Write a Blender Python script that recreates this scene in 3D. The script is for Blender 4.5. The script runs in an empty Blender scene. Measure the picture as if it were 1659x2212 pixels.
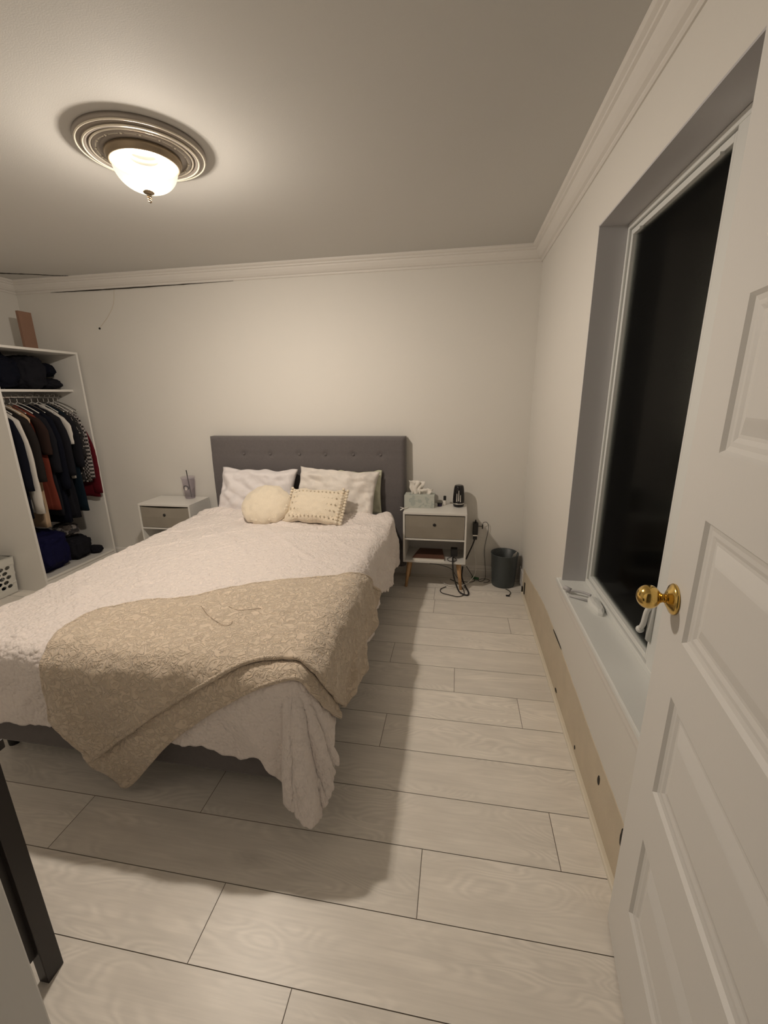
import bpy, bmesh, math, random
from mathutils import Vector, Matrix, noise
random.seed(7)
C = bpy.context.scene.collection
PI = math.pi

# ------------------------------------------------------------------ camera
def cam_setup():
    cd = bpy.data.cameras.new('camera'); co = bpy.data.objects.new('camera', cd); C.objects.link(co)
    a, b, c = (math.radians(t) for t in (-9.965, 15.556, -0.864))
    fwd = Vector((math.sin(a)*math.cos(b), math.cos(a)*math.cos(b), -math.sin(b)))
    right = Vector((math.cos(a), -math.sin(a), 0)); up = right.cross(fwd)
    r2 = math.cos(c)*right + math.sin(c)*up; u2 = -math.sin(c)*right + math.cos(c)*up
    m = Matrix((r2, u2, -fwd)).transposed().to_4x4(); m.translation = Vector((0, 0, 1.5))
    co.matrix_world = m
    cd.sensor_fit = 'HORIZONTAL'; cd.sensor_width = 36.0; cd.lens = 36.0*918.5/1659.0
    cd.clip_start = 0.01
    bpy.context.scene.camera = co
cam_setup()

# ------------------------------------------------------------------ world, light, exposure
LAMP = Vector((-1.267, 1.819, 0))
CEIL = 2.45
W = bpy.data.worlds.new('night'); bpy.context.scene.world = W; W.use_nodes = True
W.node_tree.nodes['Background'].inputs[0].default_value = (0.85, 0.82, 0.78, 1)
W.node_tree.nodes['Background'].inputs[1].default_value = 0.045
vs = bpy.context.scene.view_settings
vs.view_transform = 'Standard'; vs.look = 'None'; vs.gamma = 1.0; vs.use_curve_mapping = False
vs.exposure = 0.0
BULB_W = 60.0
BULB_COL = (1.0, 0.885, 0.755)
BOWL_EMIT = 1.0

# ------------------------------------------------------------------ materials
def mat(name, col, rough=0.6, metal=0.0, bump=0.0, bscale=200.0, var=0.0, vscale=3.0, detail=3.0, sheen=0.0, spec=0.5, coords='Object', dist=0.002):
    m = bpy.data.materials.new(name); m.use_nodes = True; nt = m.node_tree; N = nt.nodes; L = nt.links
    p = N['Principled BSDF']; p.inputs['Base Color'].default_value = (*col, 1)
    p.inputs['Roughness'].default_value = rough; p.inputs['Metallic'].default_value = metal
    p.inputs['Specular IOR Level'].default_value = spec
    if sheen: p.inputs['Sheen Weight'].default_value = sheen
    tc = N.new('ShaderNodeTexCoord')
    if bump:
        n = N.new('ShaderNodeTexNoise'); n.inputs['Scale'].default_value = bscale; n.inputs['Detail'].default_value = detail
        b = N.new('ShaderNodeBump'); b.inputs['Strength'].default_value = bump; b.inputs['Distance'].default_value = dist
        L.new(tc.outputs[coords], n.inputs['Vector']); L.new(n.outputs['Fac'], b.inputs['Height']); L.new(b.outputs['Normal'], p.inputs['Normal'])
    if var:
        n = N.new('ShaderNodeTexNoise'); n.inputs['Scale'].default_value = vscale; n.inputs['Detail'].default_value = 4
        r = N.new('ShaderNodeMapRange'); r.inputs['To Min'].default_value = 1-var; r.inputs['To Max'].default_value = 1+var
        mx = N.new('ShaderNodeMix'); mx.data_type = 'RGBA'; mx.blend_type = 'MULTIPLY'; mx.inputs[0].default_value = 1
        L.new(tc.outputs[coords], n.inputs['Vector']); L.new(n.outputs['Fac'], r.inputs['Value'])
        mx.inputs[6].default_value = (*col, 1); L.new(r.outputs[0], mx.inputs[7]); L.new(mx.outputs[2], p.inputs['Base Color'])
    return m

M = {}
M['wall'] = mat('wall_paint', (0.725, 0.70, 0.655), 0.75, bump=0.12, bscale=180, var=0.025, vscale=1.5)
M['ceil'] = mat('ceiling_paint', (0.60, 0.59, 0.565), 0.8, bump=0.15, bscale=220, var=0.03, vscale=1.2)
M['trim'] = mat('trim_paint', (0.74, 0.71, 0.67), 0.45, bump=0.05, bscale=60)
M['door'] = mat('door_paint', (0.72, 0.705, 0.68), 0.42, bump=0.06, bscale=120)
M['pvc'] = mat('window_vinyl', (0.74, 0.75, 0.73), 0.35)
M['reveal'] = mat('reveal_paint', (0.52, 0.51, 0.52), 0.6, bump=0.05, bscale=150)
M['raw'] = mat('bare_drywall', (0.60, 0.52, 0.40), 0.9, bump=0.3, bscale=90, var=0.12, vscale=9)
M['crack'] = mat('crack_dark', (0.03, 0.025, 0.02), 0.9)
M['headb'] = mat('charcoal_fabric', (0.125, 0.112, 0.112), 0.9, bump=0.4, bscale=700, var=0.12, vscale=60, sheen=0.2)
M['mattr'] = mat('mattress_cloth', (0.62, 0.62, 0.66), 0.9, bump=0.2, bscale=300)
M['pillow'] = mat('pillow_cotton', (0.76, 0.72, 0.72), 0.9, bump=0.5, bscale=16, detail=6, dist=0.012, sheen=0.2)
M['pillow2'] = mat('pillow_cotton_warm', (0.76, 0.71, 0.66), 0.9, bump=0.45, bscale=60, detail=5, dist=0.006, sheen=0.2)
M['cream'] = mat('cream_plush', (0.80, 0.705, 0.56), 0.95, bump=0.6, bscale=130, detail=4, dist=0.005, sheen=0.4, var=0.06, vscale=30)
M['furn'] = mat('white_laminate', (0.74, 0.72, 0.68), 0.3, var=0.02)
M['furn_in'] = mat('white_laminate_matt', (0.66, 0.64, 0.62), 0.45)
M['drawer'] = mat('greige_drawer_fabric', (0.29, 0.26, 0.215), 0.85, bump=0.25, bscale=500, var=0.12, vscale=8)
M['black'] = mat('black_plastic', (0.012, 0.012, 0.013), 0.35)
M['cord'] = mat('black_cord', (0.02, 0.018, 0.018), 0.5)
M['cordw'] = mat('white_cord', (0.72, 0.70, 0.66), 0.45)
M['legw'] = mat('beech_wood', (0.62, 0.38, 0.19), 0.5, var=0.15, vscale=30)
M['note'] = mat('brown_cover', (0.12, 0.055, 0.035), 0.6, var=0.2, vscale=10)
M['paper'] = mat('paper', (0.78, 0.74, 0.68), 0.8)
M['bin'] = mat('slate_plastic', (0.052, 0.062, 0.065), 0.4, bump=0.05, bscale=90)
M['brass'] = mat('polished_brass', (0.72, 0.50, 0.16), 0.16, metal=1.0, bump=0.04, bscale=30)
M['bronze'] = mat('brushed_bronze', (0.34, 0.27, 0.19), 0.42, metal=0.75, var=0.2, vscale=12)
M['medal'] = mat('medallion_paint', (0.36, 0.32, 0.285), 0.32, metal=0.25, bump=0.2, bscale=25, var=0.15, vscale=15)
M['highlight'] = mat('medallion_highlight', (0.86, 0.80, 0.68), 0.25, metal=0.3)  # pale tone paints the highlights on the medallion's rings and beads
M['dark'] = mat('dark_stained_wood', (0.016, 0.012, 0.011), 0.45, bump=0.1, bscale=60, var=0.2, vscale=14)
M['throw2'] = mat('thread_brown', (0.30, 0.22, 0.15), 0.8)
M['rod'] = mat('chrome_rod', (0.65, 0.64, 0.62), 0.25, metal=1.0)
M['card'] = mat('brown_cardboard', (0.27, 0.155, 0.105), 0.85, var=0.08, vscale=20)
M['basket'] = mat('white_basket_plastic', (0.66, 0.65, 0.60), 0.45)
M['silver'] = mat('silver_band', (0.8, 0.78, 0.75), 0.2, metal=1.0)
M['grey'] = mat('grey_cloth', (0.30, 0.29, 0.26), 0.9, bump=0.3, bscale=80)
M['green'] = mat('green_plastic', (0.03, 0.13, 0.05), 0.4)

def mk_glass():
    m = bpy.data.materials.new('window_glass'); m.use_nodes = True; nt = m.node_tree; N = nt.nodes; L = nt.links
    for n in list(N): N.remove(n)
    o = N.new('ShaderNodeOutputMaterial'); mx = N.new('ShaderNodeMixShader'); t = N.new('ShaderNodeBsdfTransparent'); g = N.new('ShaderNodeBsdfGlossy')
    t.inputs[0].default_value = (0.8, 0.82, 0.8, 1); g.inputs['Roughness'].default_value = 0.12; g.inputs[0].default_value = (0.5, 0.5, 0.5, 1)
    f = N.new('ShaderNodeFresnel'); f.inputs[0].default_value = 1.12
    L.new(f.outputs[0], mx.inputs[0]); L.new(t.outputs[0], mx.inputs[1]); L.new(g.outputs[0], mx.inputs[2]); L.new(mx.outputs[0], o.inputs[0])
    return m
M['glass'] = mk_glass()
def mk_clear(name, tint, gl=0.25):
    m = bpy.data.materials.new(name); m.use_nodes = True; nt = m.node_tree; N = nt.nodes; L = nt.links
    for n in list(N): N.remove(n)
    o = N.new('ShaderNodeOutputMaterial'); mx = N.new('ShaderNodeMixShader'); t = N.new('ShaderNodeBsdfTransparent'); g = N.new('ShaderNodeBsdfPrincipled')
    t.inputs[0].default_value = (*tint, 1); g.inputs['Roughness'].default_value = 0.12; g.inputs['Base Color'].default_value = (0.5, 0.47, 0.5, 1)
    mx.inputs[0].default_value = gl
    L.new(t.outputs[0], mx.inputs[1]); L.new(g.outputs[0], mx.inputs[2]); L.new(mx.outputs[0], o.inputs[0])
    return m
M['clear'] = mk_clear('clear_acrylic', (0.95, 0.93, 0.95), 0.16)
M['screen'] = mk_clear('insect_mesh', (0.4, 0.4, 0.4), 0.12)
def mk_bowl():
    # frosted glass: see-through grading added to dim ceiling and walls; glows all over
    m = bpy.data.materials.new('frosted_lit_glass'); m.use_nodes = True; nt = m.node_tree; N = nt.nodes; L = nt.links
    for n in list(N): N.remove(n)
    o = N.new('ShaderNodeOutputMaterial'); ad = N.new('ShaderNodeAddShader'); t = N.new('ShaderNodeBsdfTransparent'); e = N.new('ShaderNodeEmission')
    tc = N.new('ShaderNodeTexCoord'); nz = N.new('ShaderNodeTexNoise'); nz.inputs['Scale'].default_value = 14
    mp = N.new('ShaderNodeMapping'); mp.inputs['Scale'].default_value = (1, 1, 0.25)
    r = N.new('ShaderNodeMapRange'); r.inputs['To Min'].default_value = BOWL_EMIT*0.65; r.inputs['To Max'].default_value = BOWL_EMIT*1.35
    L.new(tc.outputs['Object'], mp.inputs[0]); L.new(mp.outputs[0], nz.inputs['Vector']); L.new(nz.outputs['Fac'], r.inputs['Value']); L.new(r.outputs[0], e.inputs[1])
    e.inputs[0].default_value = (1.0, 0.92, 0.70, 1)
    sx = N.new('ShaderNodeSeparateXYZ'); L.new(tc.outputs['Object'], sx.inputs[0])
    d1 = N.new('ShaderNodeMapRange'); d1.inputs['From Min'].default_value = -0.075; d1.inputs['From Max'].default_value = -0.125; d1.inputs['To Min'].default_value = 0.085; d1.inputs['To Max'].default_value = 0.36
    d2 = N.new('ShaderNodeMapRange'); d2.inputs['From Min'].default_value = -0.120; d2.inputs['From Max'].default_value = -0.146; d2.inputs['To Min'].default_value = 0.0; d2.inputs['To Max'].default_value = 0.44
    q = N.new('ShaderNodeMath'); q.operation = 'ADD'
    L.new(sx.outputs[2], d1.inputs['Value']); L.new(sx.outputs[2], d2.inputs['Value']); L.new(d1.outputs[0], q.inputs[0]); L.new(d2.outputs[0], q.inputs[1]); L.new(q.outputs[0], t.inputs[0])
    L.new(t.outputs[0], ad.inputs[0]); L.new(e.outputs[0], ad.inputs[1]); L.new(ad.outputs[0], o.inputs[0])
    return m
M['bowl'] = mk_bowl()

def mk_duvet():
    m = mat('white_tufted_cotton', (0.84, 0.765, 0.73), 0.92, sheen=0.3); nt = m.node_tree; N = nt.nodes; L = nt.links; p = N['Principled BSDF']
    uv = N.new('ShaderNodeUVMap'); uv.uv_map = 'flat'
    n1 = N.new('ShaderNodeTexNoise'); n1.inputs['Scale'].default_value = 26; n1.inputs['Detail'].default_value = 6; n1.inputs['Distortion'].default_value = 0.6
    v = N.new('ShaderNodeTexVoronoi'); v.inputs['Scale'].default_value = 75
    a = N.new('ShaderNodeMath'); a.operation = 'MULTIPLY_ADD'; a.inputs[1].default_value = -0.45
    b = N.new('ShaderNodeBump'); b.inputs['Strength'].default_value = 0.95; b.inputs['Distance'].default_value = 0.011
    L.new(uv.outputs[0], n1.inputs['Vector']); L.new(uv.outputs[0], v.inputs['Vector'])
    L.new(v.outputs['Distance'], a.inputs[0]); L.new(n1.outputs['Fac'], a.inputs[2]); L.new(a.outputs[0], b.inputs['Height']); L.new(b.outputs[0], p.inputs['Normal'])
    return m
M['duvet'] = mk_duvet()
def mk_fleece(name, col, sc=1.0):
    m = mat(name, col, 0.95, sheen=0.35); nt = m.node_tree; N = nt.nodes; L = nt.links; p = N['Principled BSDF']
    uv = N.new('ShaderNodeUVMap'); uv.uv_map = 'flat'
    n1 = N.new('ShaderNodeTexNoise'); n1.inputs['Scale'].default_value = 36*sc; n1.inputs['Detail'].default_value = 3; n1.inputs['Distortion'].default_value = 1.2
    r = N.new('ShaderNodeMath'); r.operation = 'SUBTRACT'; r.inputs[1].default_value = 0.5
    ab = N.new('ShaderNodeMath'); ab.operation = 'ABSOLUTE'
    mr = N.new('ShaderNodeMapRange'); mr.inputs['From Max'].default_value = 0.10; mr.interpolation_type = 'SMOOTHSTEP'
    n2 = N.new('ShaderNodeTexNoise'); n2.inputs['Scale'].default_value = 400*sc
    ad = N.new('ShaderNodeMath'); ad.operation = 'MULTIPLY_ADD'; ad.inputs[1].default_value = 0.35
    b = N.new('ShaderNodeBump'); b.inputs['Strength'].default_value = 0.7; b.inputs['Distance'].default_value = 0.005
    L.new(uv.outputs[0], n1.inputs['Vector']); L.new(uv.outputs[0], n2.inputs['Vector']); L.new(n1.outputs['Fac'], r.inputs[0]); L.new(r.outputs[0], ab.inputs[0]); L.new(ab.outputs[0], mr.inputs['Value'])
    L.new(n2.outputs['Fac'], ad.inputs[0]); L.new(mr.outputs[0], ad.inputs[2]); L.new(ad.outputs[0], b.inputs['Height']); L.new(b.outputs[0], p.inputs['Normal'])
    mx = N.new('ShaderNodeMix'); mx.data_type = 'RGBA'; mx.inputs[6].default_value = (col[0]*0.92, col[1]*0.91, col[2]*0.89, 1); mx.inputs[7].default_value = (col[0]*1.02, col[1]*1.02, col[2]*1.02, 1)
    L.new(mr.outputs[0], mx.inputs[0]); L.new(mx.outputs[2], p.inputs['Base Color'])
    return m
M['throw'] = mk_fleece('beige_fleece', (0.69, 0.575, 0.455))
def mk_floor():
    m = mat('pale_oak_laminate', (0.5, 0.5, 0.5), 0.38); nt = m.node_tree; N = nt.nodes; L = nt.links; p = N['Principled BSDF']
    tc = N.new('ShaderNodeUVMap'); tc.uv_map = 'flat'
    at = N.new('ShaderNodeAttribute'); at.attribute_name = 'plank'
    # offset coordinates for each board
    sc = N.new('ShaderNodeVectorMath'); sc.operation = 'SCALE'; sc.inputs['Scale'].default_value = 37.0
    add = N.new('ShaderNodeVectorMath'); add.operation = 'ADD'
    L.new(at.outputs['Color'], sc.inputs[0]); L.new(tc.outputs[0], add.inputs[0]); L.new(sc.outputs[0], add.inputs[1])
    mp = N.new('ShaderNodeMapping'); mp.inputs['Scale'].default_value = (1.35, 5.5, 1.0); L.new(add.outputs[0], mp.inputs[0])
    # cathedral rings
    n1 = N.new('ShaderNodeTexNoise'); n1.inputs['Scale'].default_value = 1.15; n1.inputs['Detail'].default_value = 2.2; n1.inputs['Distortion'].default_value = 0.45
    L.new(mp.outputs[0], n1.inputs['Vector'])
    s = N.new('ShaderNodeMath'); s.operation = 'MULTIPLY'; s.inputs[1].default_value = 170.0
    sn = N.new('ShaderNodeMath'); sn.operation = 'SINE'
    L.new(n1.outputs['Fac'], s.inputs[0]); L.new(s.outputs[0], sn.inputs[0])
    # fine grain
    mp2 = N.new('ShaderNodeMapping'); mp2.inputs['Scale'].default_value = (6.0, 160.0, 1.0); L.new(add.outputs[0], mp2.inputs[0])
    n2 = N.new('ShaderNodeTexNoise'); n2.inputs['Scale'].default_value = 1.0; n2.inputs['Detail'].default_value = 5; L.new(mp2.outputs[0], n2.inputs['Vector'])
    # mask for rings
    n3 = N.new('ShaderNodeTexNoise'); n3.inputs['Scale'].default_value = 1.6; L.new(mp.outputs[0], n3.inputs['Vector'])
    mk = N.new('ShaderNodeMapRange'); mk.inputs['From Min'].default_value = 0.42; mk.inputs['From Max'].default_value = 0.62; L.new(n3.outputs['Fac'], mk.inputs['Value'])
    rm = N.new('ShaderNodeMath'); rm.operation = 'MULTIPLY'; L.new(sn.outputs[0], rm.inputs[0]); L.new(mk.outputs[0], rm.inputs[1])
    rs = N.new('ShaderNodeMath'); rs.operation = 'MULTIPLY_ADD'; rs.inputs[1].default_value = 0.055; rs.inputs[2].default_value = 1.0; L.new(rm.outputs[0], rs.inputs[0])
    g = N.new('ShaderNodeMapRange'); g.inputs['To Min'].default_value = 0.90; g.inputs['To Max'].default_value = 1.10; L.new(n2.outputs['Fac'], g.inputs['Value'])
    # blotches
    n4 = N.new('ShaderNodeTexNoise'); n4.inputs['Scale'].default_value = 3.2; n4.inputs['Detail'].default_value = 3; L.new(mp.outputs[0], n4.inputs['Vector'])
    bl = N.new('ShaderNodeMapRange'); bl.inputs['To Min'].default_value = 0.82; bl.inputs['To Max'].default_value = 1.14; L.new(n4.outputs['Fac'], bl.inputs['Value'])
    sep = N.new('ShaderNodeSeparateColor'); L.new(at.outputs['Color'], sep.inputs[0])
    tn = N.new('ShaderNodeMapRange'); tn.inputs['To Min'].default_value = 0.94; tn.inputs['To Max'].default_value = 1.05; L.new(sep.outputs[2], tn.inputs['Value'])
    # knots
    mp3 = N.new('ShaderNodeMapping'); mp3.inputs['Scale'].default_value = (1.0, 2.2, 1.0); L.new(add.outputs[0], mp3.inputs[0])
    vo = N.new('ShaderNodeTexVoronoi'); vo.inputs['Scale'].default_value = 1.3; L.new(mp3.outputs[0], vo.inputs['Vector'])
    kn = N.new('ShaderNodeMapRange'); kn.inputs['From Min'].default_value = 0.015; kn.inputs['From Max'].default_value = 0.11; kn.inputs['To Min'].default_value = 0.80; kn.inputs['To Max'].default_value = 1.0
    L.new(vo.outputs['Distance'], kn.inputs['Value'])
    prev = None
    for o in (rs, g, bl, tn, kn):
        if prev is None: prev = o.outputs[0]; continue
        q = N.new('ShaderNodeMath'); q.operation = 'MULTIPLY'; L.new(prev, q.inputs[0]); L.new(o.outputs[0], q.inputs[1]); prev = q.outputs[0]
    mx = N.new('ShaderNodeMix'); mx.data_type = 'RGBA'; mx.blend_type = 'MULTIPLY'; mx.inputs[0].default_value = 1; mx.inputs[6].default_value = (0.85, 0.80, 0.73, 1)
    L.new(prev, mx.inputs[7]); L.new(mx.outputs[2], p.inputs['Base Color'])
    b = N.new('ShaderNodeBump'); b.inputs['Strength'].default_value = 0.15; b.inputs['Distance'].default_value = 0.001; L.new(prev, b.inputs['Height']); L.new(b.outputs[0], p.inputs['Normal'])
    return m
M['floor'] = mk_floor()
M['gap'] = mat('board_joint', (0.20, 0.165, 0.13), 0.8)

def mk_pattern(name, c1, c2, scale, kind='check', thr=0.5):
    m = mat(name, c1, 0.9, bump=0.3, bscale=90); nt = m.node_tree; N = nt.nodes; L = nt.links; p = N['Principled BSDF']
    tc = N.new('ShaderNodeTexCoord')
    if kind == 'check': t = N.new('ShaderNodeTexChecker'); t.inputs['Scale'].default_value = scale; out = t.outputs['Fac']
    else: t = N.new('ShaderNodeTexNoise'); t.inputs['Scale'].default_value = scale; t.inputs['Detail'].default_value = 2; out = t.outputs['Fac']
    L.new(tc.outputs['Object'], t.inputs['Vector'])
    g = N.new('ShaderNodeMath'); g.operation = 'GREATER_THAN'; g.inputs[1].default_value = thr; L.new(out, g.inputs[0])
    mx = N.new('ShaderNodeMix'); mx.data_type = 'RGBA'; mx.inputs[6].default_value = (*c1, 1); mx.inputs[7].default_value = (*c2, 1)
    L.new(g.outputs[0], mx.inputs[0]); L.new(mx.outputs[2], p.inputs['Base Color'])
    return m
M['tissue_box'] = mk_pattern('pale_green_carton', (0.50, 0.52, 0.47), (0.40, 0.43, 0.40), 28, 'noise', 0.55)

# ------------------------------------------------------------------ mesh helpers
def prop(o, label=None, cat=None, group=None, kind=None):
    if label: o['label'] = label
    if cat: o['category'] = cat
    if group: o['group'] = group
    if kind: o['kind'] = kind
    return o
def link(name, me, m=None, parent=None, smooth=True):
    o = bpy.data.objects.new(name, me); C.objects.link(o)
    if m is not None:
        for x in (m if isinstance(m, (list, tuple)) else [m]): me.materials.append(x)
    if smooth:
        for p in me.polygons: p.use_smooth = True
    if parent: o.parent = parent
    return o
def obj(name, bm, m, parent=None, smooth=False, bevel=0.0, segs=2, solid=0.0):
    bmesh.ops.recalc_face_normals(bm, faces=bm.faces[:])
    me = bpy.data.meshes.new(name); bm.to_mesh(me); bm.free()
    o = link(name, me, m, parent, smooth)
    if solid:
        s = o.modifiers.new('s', 'SOLIDIFY'); s.thickness = solid; s.offset = -1
    if bevel:
        b = o.modifiers.new('b', 'BEVEL'); b.width = bevel; b.segments = segs; b.limit_method = 'ANGLE'; b.angle_limit = math.radians(40)
    return o
def empty(name, loc, label, cat, group=None, rz=0):
    o = bpy.data.objects.new(name, None); C.objects.link(o); o.location = loc; o.rotation_euler = (0, 0, rz); o.empty_display_size = 0.05
    return prop(o, label, cat, group)
def box(bm, x0, x1, y0, y1, z0, z1, mi=0):
    v = [bm.verts.new(p) for p in ((x0,y0,z0),(x1,y0,z0),(x1,y1,z0),(x0,y1,z0),(x0,y0,z1),(x1,y0,z1),(x1,y1,z1),(x0,y1,z1))]
    for q in ((0,3,2,1),(4,5,6,7),(0,1,5,4),(1,2,6,5),(2,3,7,6),(3,0,4,7)):
        f = bm.faces.new([v[i] for i in q]); f.material_index = mi
    return bm
def B(*a): return box(bmesh.new(), *a)
def lathe(bm, prof, c=(0,0,0), n=48, cap=False):
    rings = []
    for r, z in prof:
        if r < 1e-5: rings.append([bm.verts.new((c[0], c[1], c[2]+z))])
        else: rings.append([bm.verts.new((c[0]+r*math.cos(2*PI*k/n), c[1]+r*math.sin(2*PI*k/n), c[2]+z)) for k in range(n)])
    for a, b in zip(rings, rings[1:]):
        for k in range(n):
            k2 = (k+1) % n
            if len(a) == 1 and len(b) == 1: continue
            if len(a) == 1: bm.faces.new((a[0], b[k], b[k2]))
            elif len(b) == 1: bm.faces.new((a[k], b[0], a[k2]))
            else: bm.faces.new((a[k], b[k], b[k2], a[k2]))
    if cap:
        for r in (rings[0], rings[-1]):
            if len(r) > 2: bm.faces.new(r)
    return bm
def catmull(pts, n=8):
    P = [Vector(p) for p in pts]; out = []
    if len(P) < 3: return P
    for i in range(len(P)-1):
        p0 = P[max(i-1,0)]; p1 = P[i]; p2 = P[i+1]; p3 = P[min(i+2,len(P)-1)]
        for k in range(n):
            t = k/n; out.append(0.5*((2*p1)+(-p0+p2)*t+(2*p0-5*p1+4*p2-p3)*t*t+(-p0+3*p1-3*p2+p3)*t**3))
    out.append(P[-1]); return out
def tube(bm, pts, r, n=8, smooth_n=8, taper=None):
    P = catmull(pts, smooth_n) if smooth_n else [Vector(p) for p in pts]
    rings = []; up = Vector((0,0,1)); prev = None
    for i, p in enumerate(P):
        t = (P[min(i+1,len(P)-1)] - P[max(i-1,0)]).normalized()
        if prev is None: a = t.cross(up); a = a if a.length > 0.1 else t.cross(Vector((1,0,0)))
        else: a = prev - t*prev.dot(t)
        a.normalize(); prev = a; b = t.cross(a)
        rr = r if taper is None else r*taper(i/(len(P)-1))
        rings.append([bm.verts.new(p + (a*math.cos(2*PI*k/n)+b*math.sin(2*PI*k/n))*rr) for k in range(n)])
    for u, v in zip(rings, rings[1:]):
        for k in range(n): bm.faces.new((u[k], u[(k+1)%n], v[(k+1)%n], v[k]))
    bm.faces.new(rings[0]); bm.faces.new(rings[-1][::-1]); return bm
def ball(bm, c, r, sx=1, sy=1, sz=1, sub=2):
    res = bmesh.ops.create_icosphere(bm, subdivisions=sub, radius=r)
    for v in res['verts']: v.co = Vector((v.co.x*sx, v.co.y*sy, v.co.z*sz)) + Vector(c)
    return bm
def loft(bm, rings, close=True, caps=True):
    R = [[bm.verts.new(p) for p in r] for r in rings]; n = len(R[0])
    for a, b in zip(R, R[1:]):
        for k in range(n if close else n-1): bm.faces.new((a[k], a[(k+1)%n], b[(k+1)%n], b[k]))
    if caps: bm.faces.new(R[0]); bm.faces.new(R[-1][::-1])
    return bm
def profile_run(bm, prof, p0, p1, inward, drop=Vector((0,0,1))):
    """sweeps a 2D profile [(out, z)] straight from p0 to p1; out goes along 'inward'"""
    a = [Vector(p0)+Vector(inward)*o+Vector((0,0,z)) for o, z in prof]; b = [Vector(p1)+Vector(inward)*o+Vector((0,0,z)) for o, z in prof]
    A = [bm.verts.new(p) for p in a]; Bv = [bm.verts.new(p) for p in b]; n = len(A)
    for k in range(n): bm.faces.new((A[k], A[(k+1)%n], Bv[(k+1)%n], Bv[k]))
    bm.faces.new(A); bm.faces.new(Bv[::-1]); return bm
def nz(x, y, z=0.0): return noise.noise(Vector((x, y, z)))
def sstep(a, b, x):
    t = max(0.0, min(1.0, (x-a)/(b-a))); return t*t*(3-2*t)

# ------------------------------------------------------------------ setting
XL, XR, YB, YN = -3.75, 0.53, 3.40, 0.20
# floor: boards 0.204 m wide running along X
def floor():
    bm = bmesh.new(); col = bm.loops.layers.color.new('plank'); uv = bm.loops.layers.uv.new('flat')
    g = 0.0012; y0 = 0.889 - 0.204*10
    fixed = {9: -0.688, 10: -0.077, 11: 0.373, 12: -0.75, 13: -0.30, 14: 0.335, 15: 0.02, 16: -0.35}
    rnd = random.Random(3)
    box(bm, XL-0.1, 1.1, -1.3, YB+0.05, -0.03, -0.0015, 1)
    for r in range(0, 24):
        ya, yb = y0+0.204*r, y0+0.204*(r+1)
        j = fixed.get(r, rnd.uniform(-1.2, 0.0)); xs = [j+1.28*k for k in range(-4, 3)]
        for xa, xb in zip(xs, xs[1:]):
            xa2, xb2 = max(xa+g, XL-0.1), min(xb-g, 1.1); ya2, yb2 = ya+g, min(yb-g, YB+0.04)
            if xb2 <= xa2 or yb2 <= ya2: continue
            vs_ = [bm.verts.new(p) for p in ((xa2,ya2,0),(xb2,ya2,0),(xb2,yb2,0),(xa2,yb2,0))]
            f = bm.faces.new(vs_); c = (rnd.random(), rnd.random(), rnd.random(), 1)
            for l in f.loops: l[col] = c; l[uv].uv = (l.vert.co.x, l.vert.co.y)
    for f in bm.faces: f.normal_update()
    me = bpy.data.meshes.new('floor'); bm.to_mesh(me); bm.free()
    prop(link('floor', me, [M['floor'], M['gap']], None, False), kind='structure')
floor()
prop(obj('ceiling', B(XL-0.1, 1.1, -1.3, YB+0.1, CEIL, CEIL+0.08), M['ceil']), kind='structure')
prop(obj('wall_back', B(XL-0.1, XR+0.25, YB, YB+0.1, -0.02, CEIL+0.02), M['wall']), kind='structure')
prop(obj('wall_left', B(XL-0.1, XL, -1.3, YB, -0.02, CEIL+0.02), M['wall']), kind='structure')
# right wall with window opening
WY0, WY1, WZ0, WZ1, XF = 0.95, 2.065, 0.585, 2.135, 0.636
bm = bmesh.new()
box(bm, XR, XR+0.25, WY1, YB, -0.02, CEIL+0.02); box(bm, XR, XR+0.25, -1.3, WY0, -0.02, CEIL+0.02)
box(bm, XR, XR+0.25, WY0, WY1, -0.02, WZ0); box(bm, XR, XR+0.25, WY0, WY1, WZ1, CEIL+0.02)
prop(obj('wall_right', bm, M['wall']), kind='structure')
# near wall with the doorway the photographer stands in
bm = bmesh.new()
box(bm, XL, -0.40, 0.08, YN, -0.02, CEIL+0.02); box(bm, 0.425, XR, 0.08, YN, -0.02, CEIL+0.02); box(bm, -0.40, 0.425, 0.08, YN, 2.12, CEIL+0.02)
prop(obj('wall_near', bm, M['wall']), kind='structure')
prop(obj('wall_hall', B(XL, XR, -1.3, -1.2, -0.02, CEIL+0.02), M['wall']), kind='structure')
bm = bmesh.new(); box(bm, -0.40, -0.38, 0.07, 0.21, 0.0, 2.12); box(bm, 0.405, 0.425, 0.07, 0.21, 0.0, 2.12); box(bm, -0.38, 0.405, 0.07, 0.21, 2.10, 2.12)
prop(obj('trim_1', bm, mat('jamb_paint_brightened', (0.84,0.83,0.81), 0.45), bevel=0.002), kind='structure')  # whiter than the other trim, brightened in place of hall light

# crown moulding: back, right, left
H = 0.095
cp = [(0,-H),(0.006,-H),(0.012,-H+0.006),(0.012,-H+0.014),(0.024,-H+0.020),(0.036,-H+0.032),(0.048,-H+0.050),(0.052,-0.034),(0.062,-0.030),(0.062,-0.020),(0.074,-0.014),(0.080,-0.008),(0.080,0),(0,0)]
prop(obj('trim_2', profile_run(bmesh.new(), cp, (XL, YB, CEIL), (XR, YB, CEIL), (0,-1,0)), M['trim']), kind='structure')
prop(obj('trim_3', profile_run(bmesh.new(), cp, (XR, YN, CEIL), (XR, YB, CEIL), (-1,0,0)), M['trim']), kind='structure')
prop(obj('trim_4', profile_run(bmesh.new(), cp, (XL, YN, CEIL), (XL, YB, CEIL), (1,0,0)), M['trim']), kind='structure')
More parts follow.
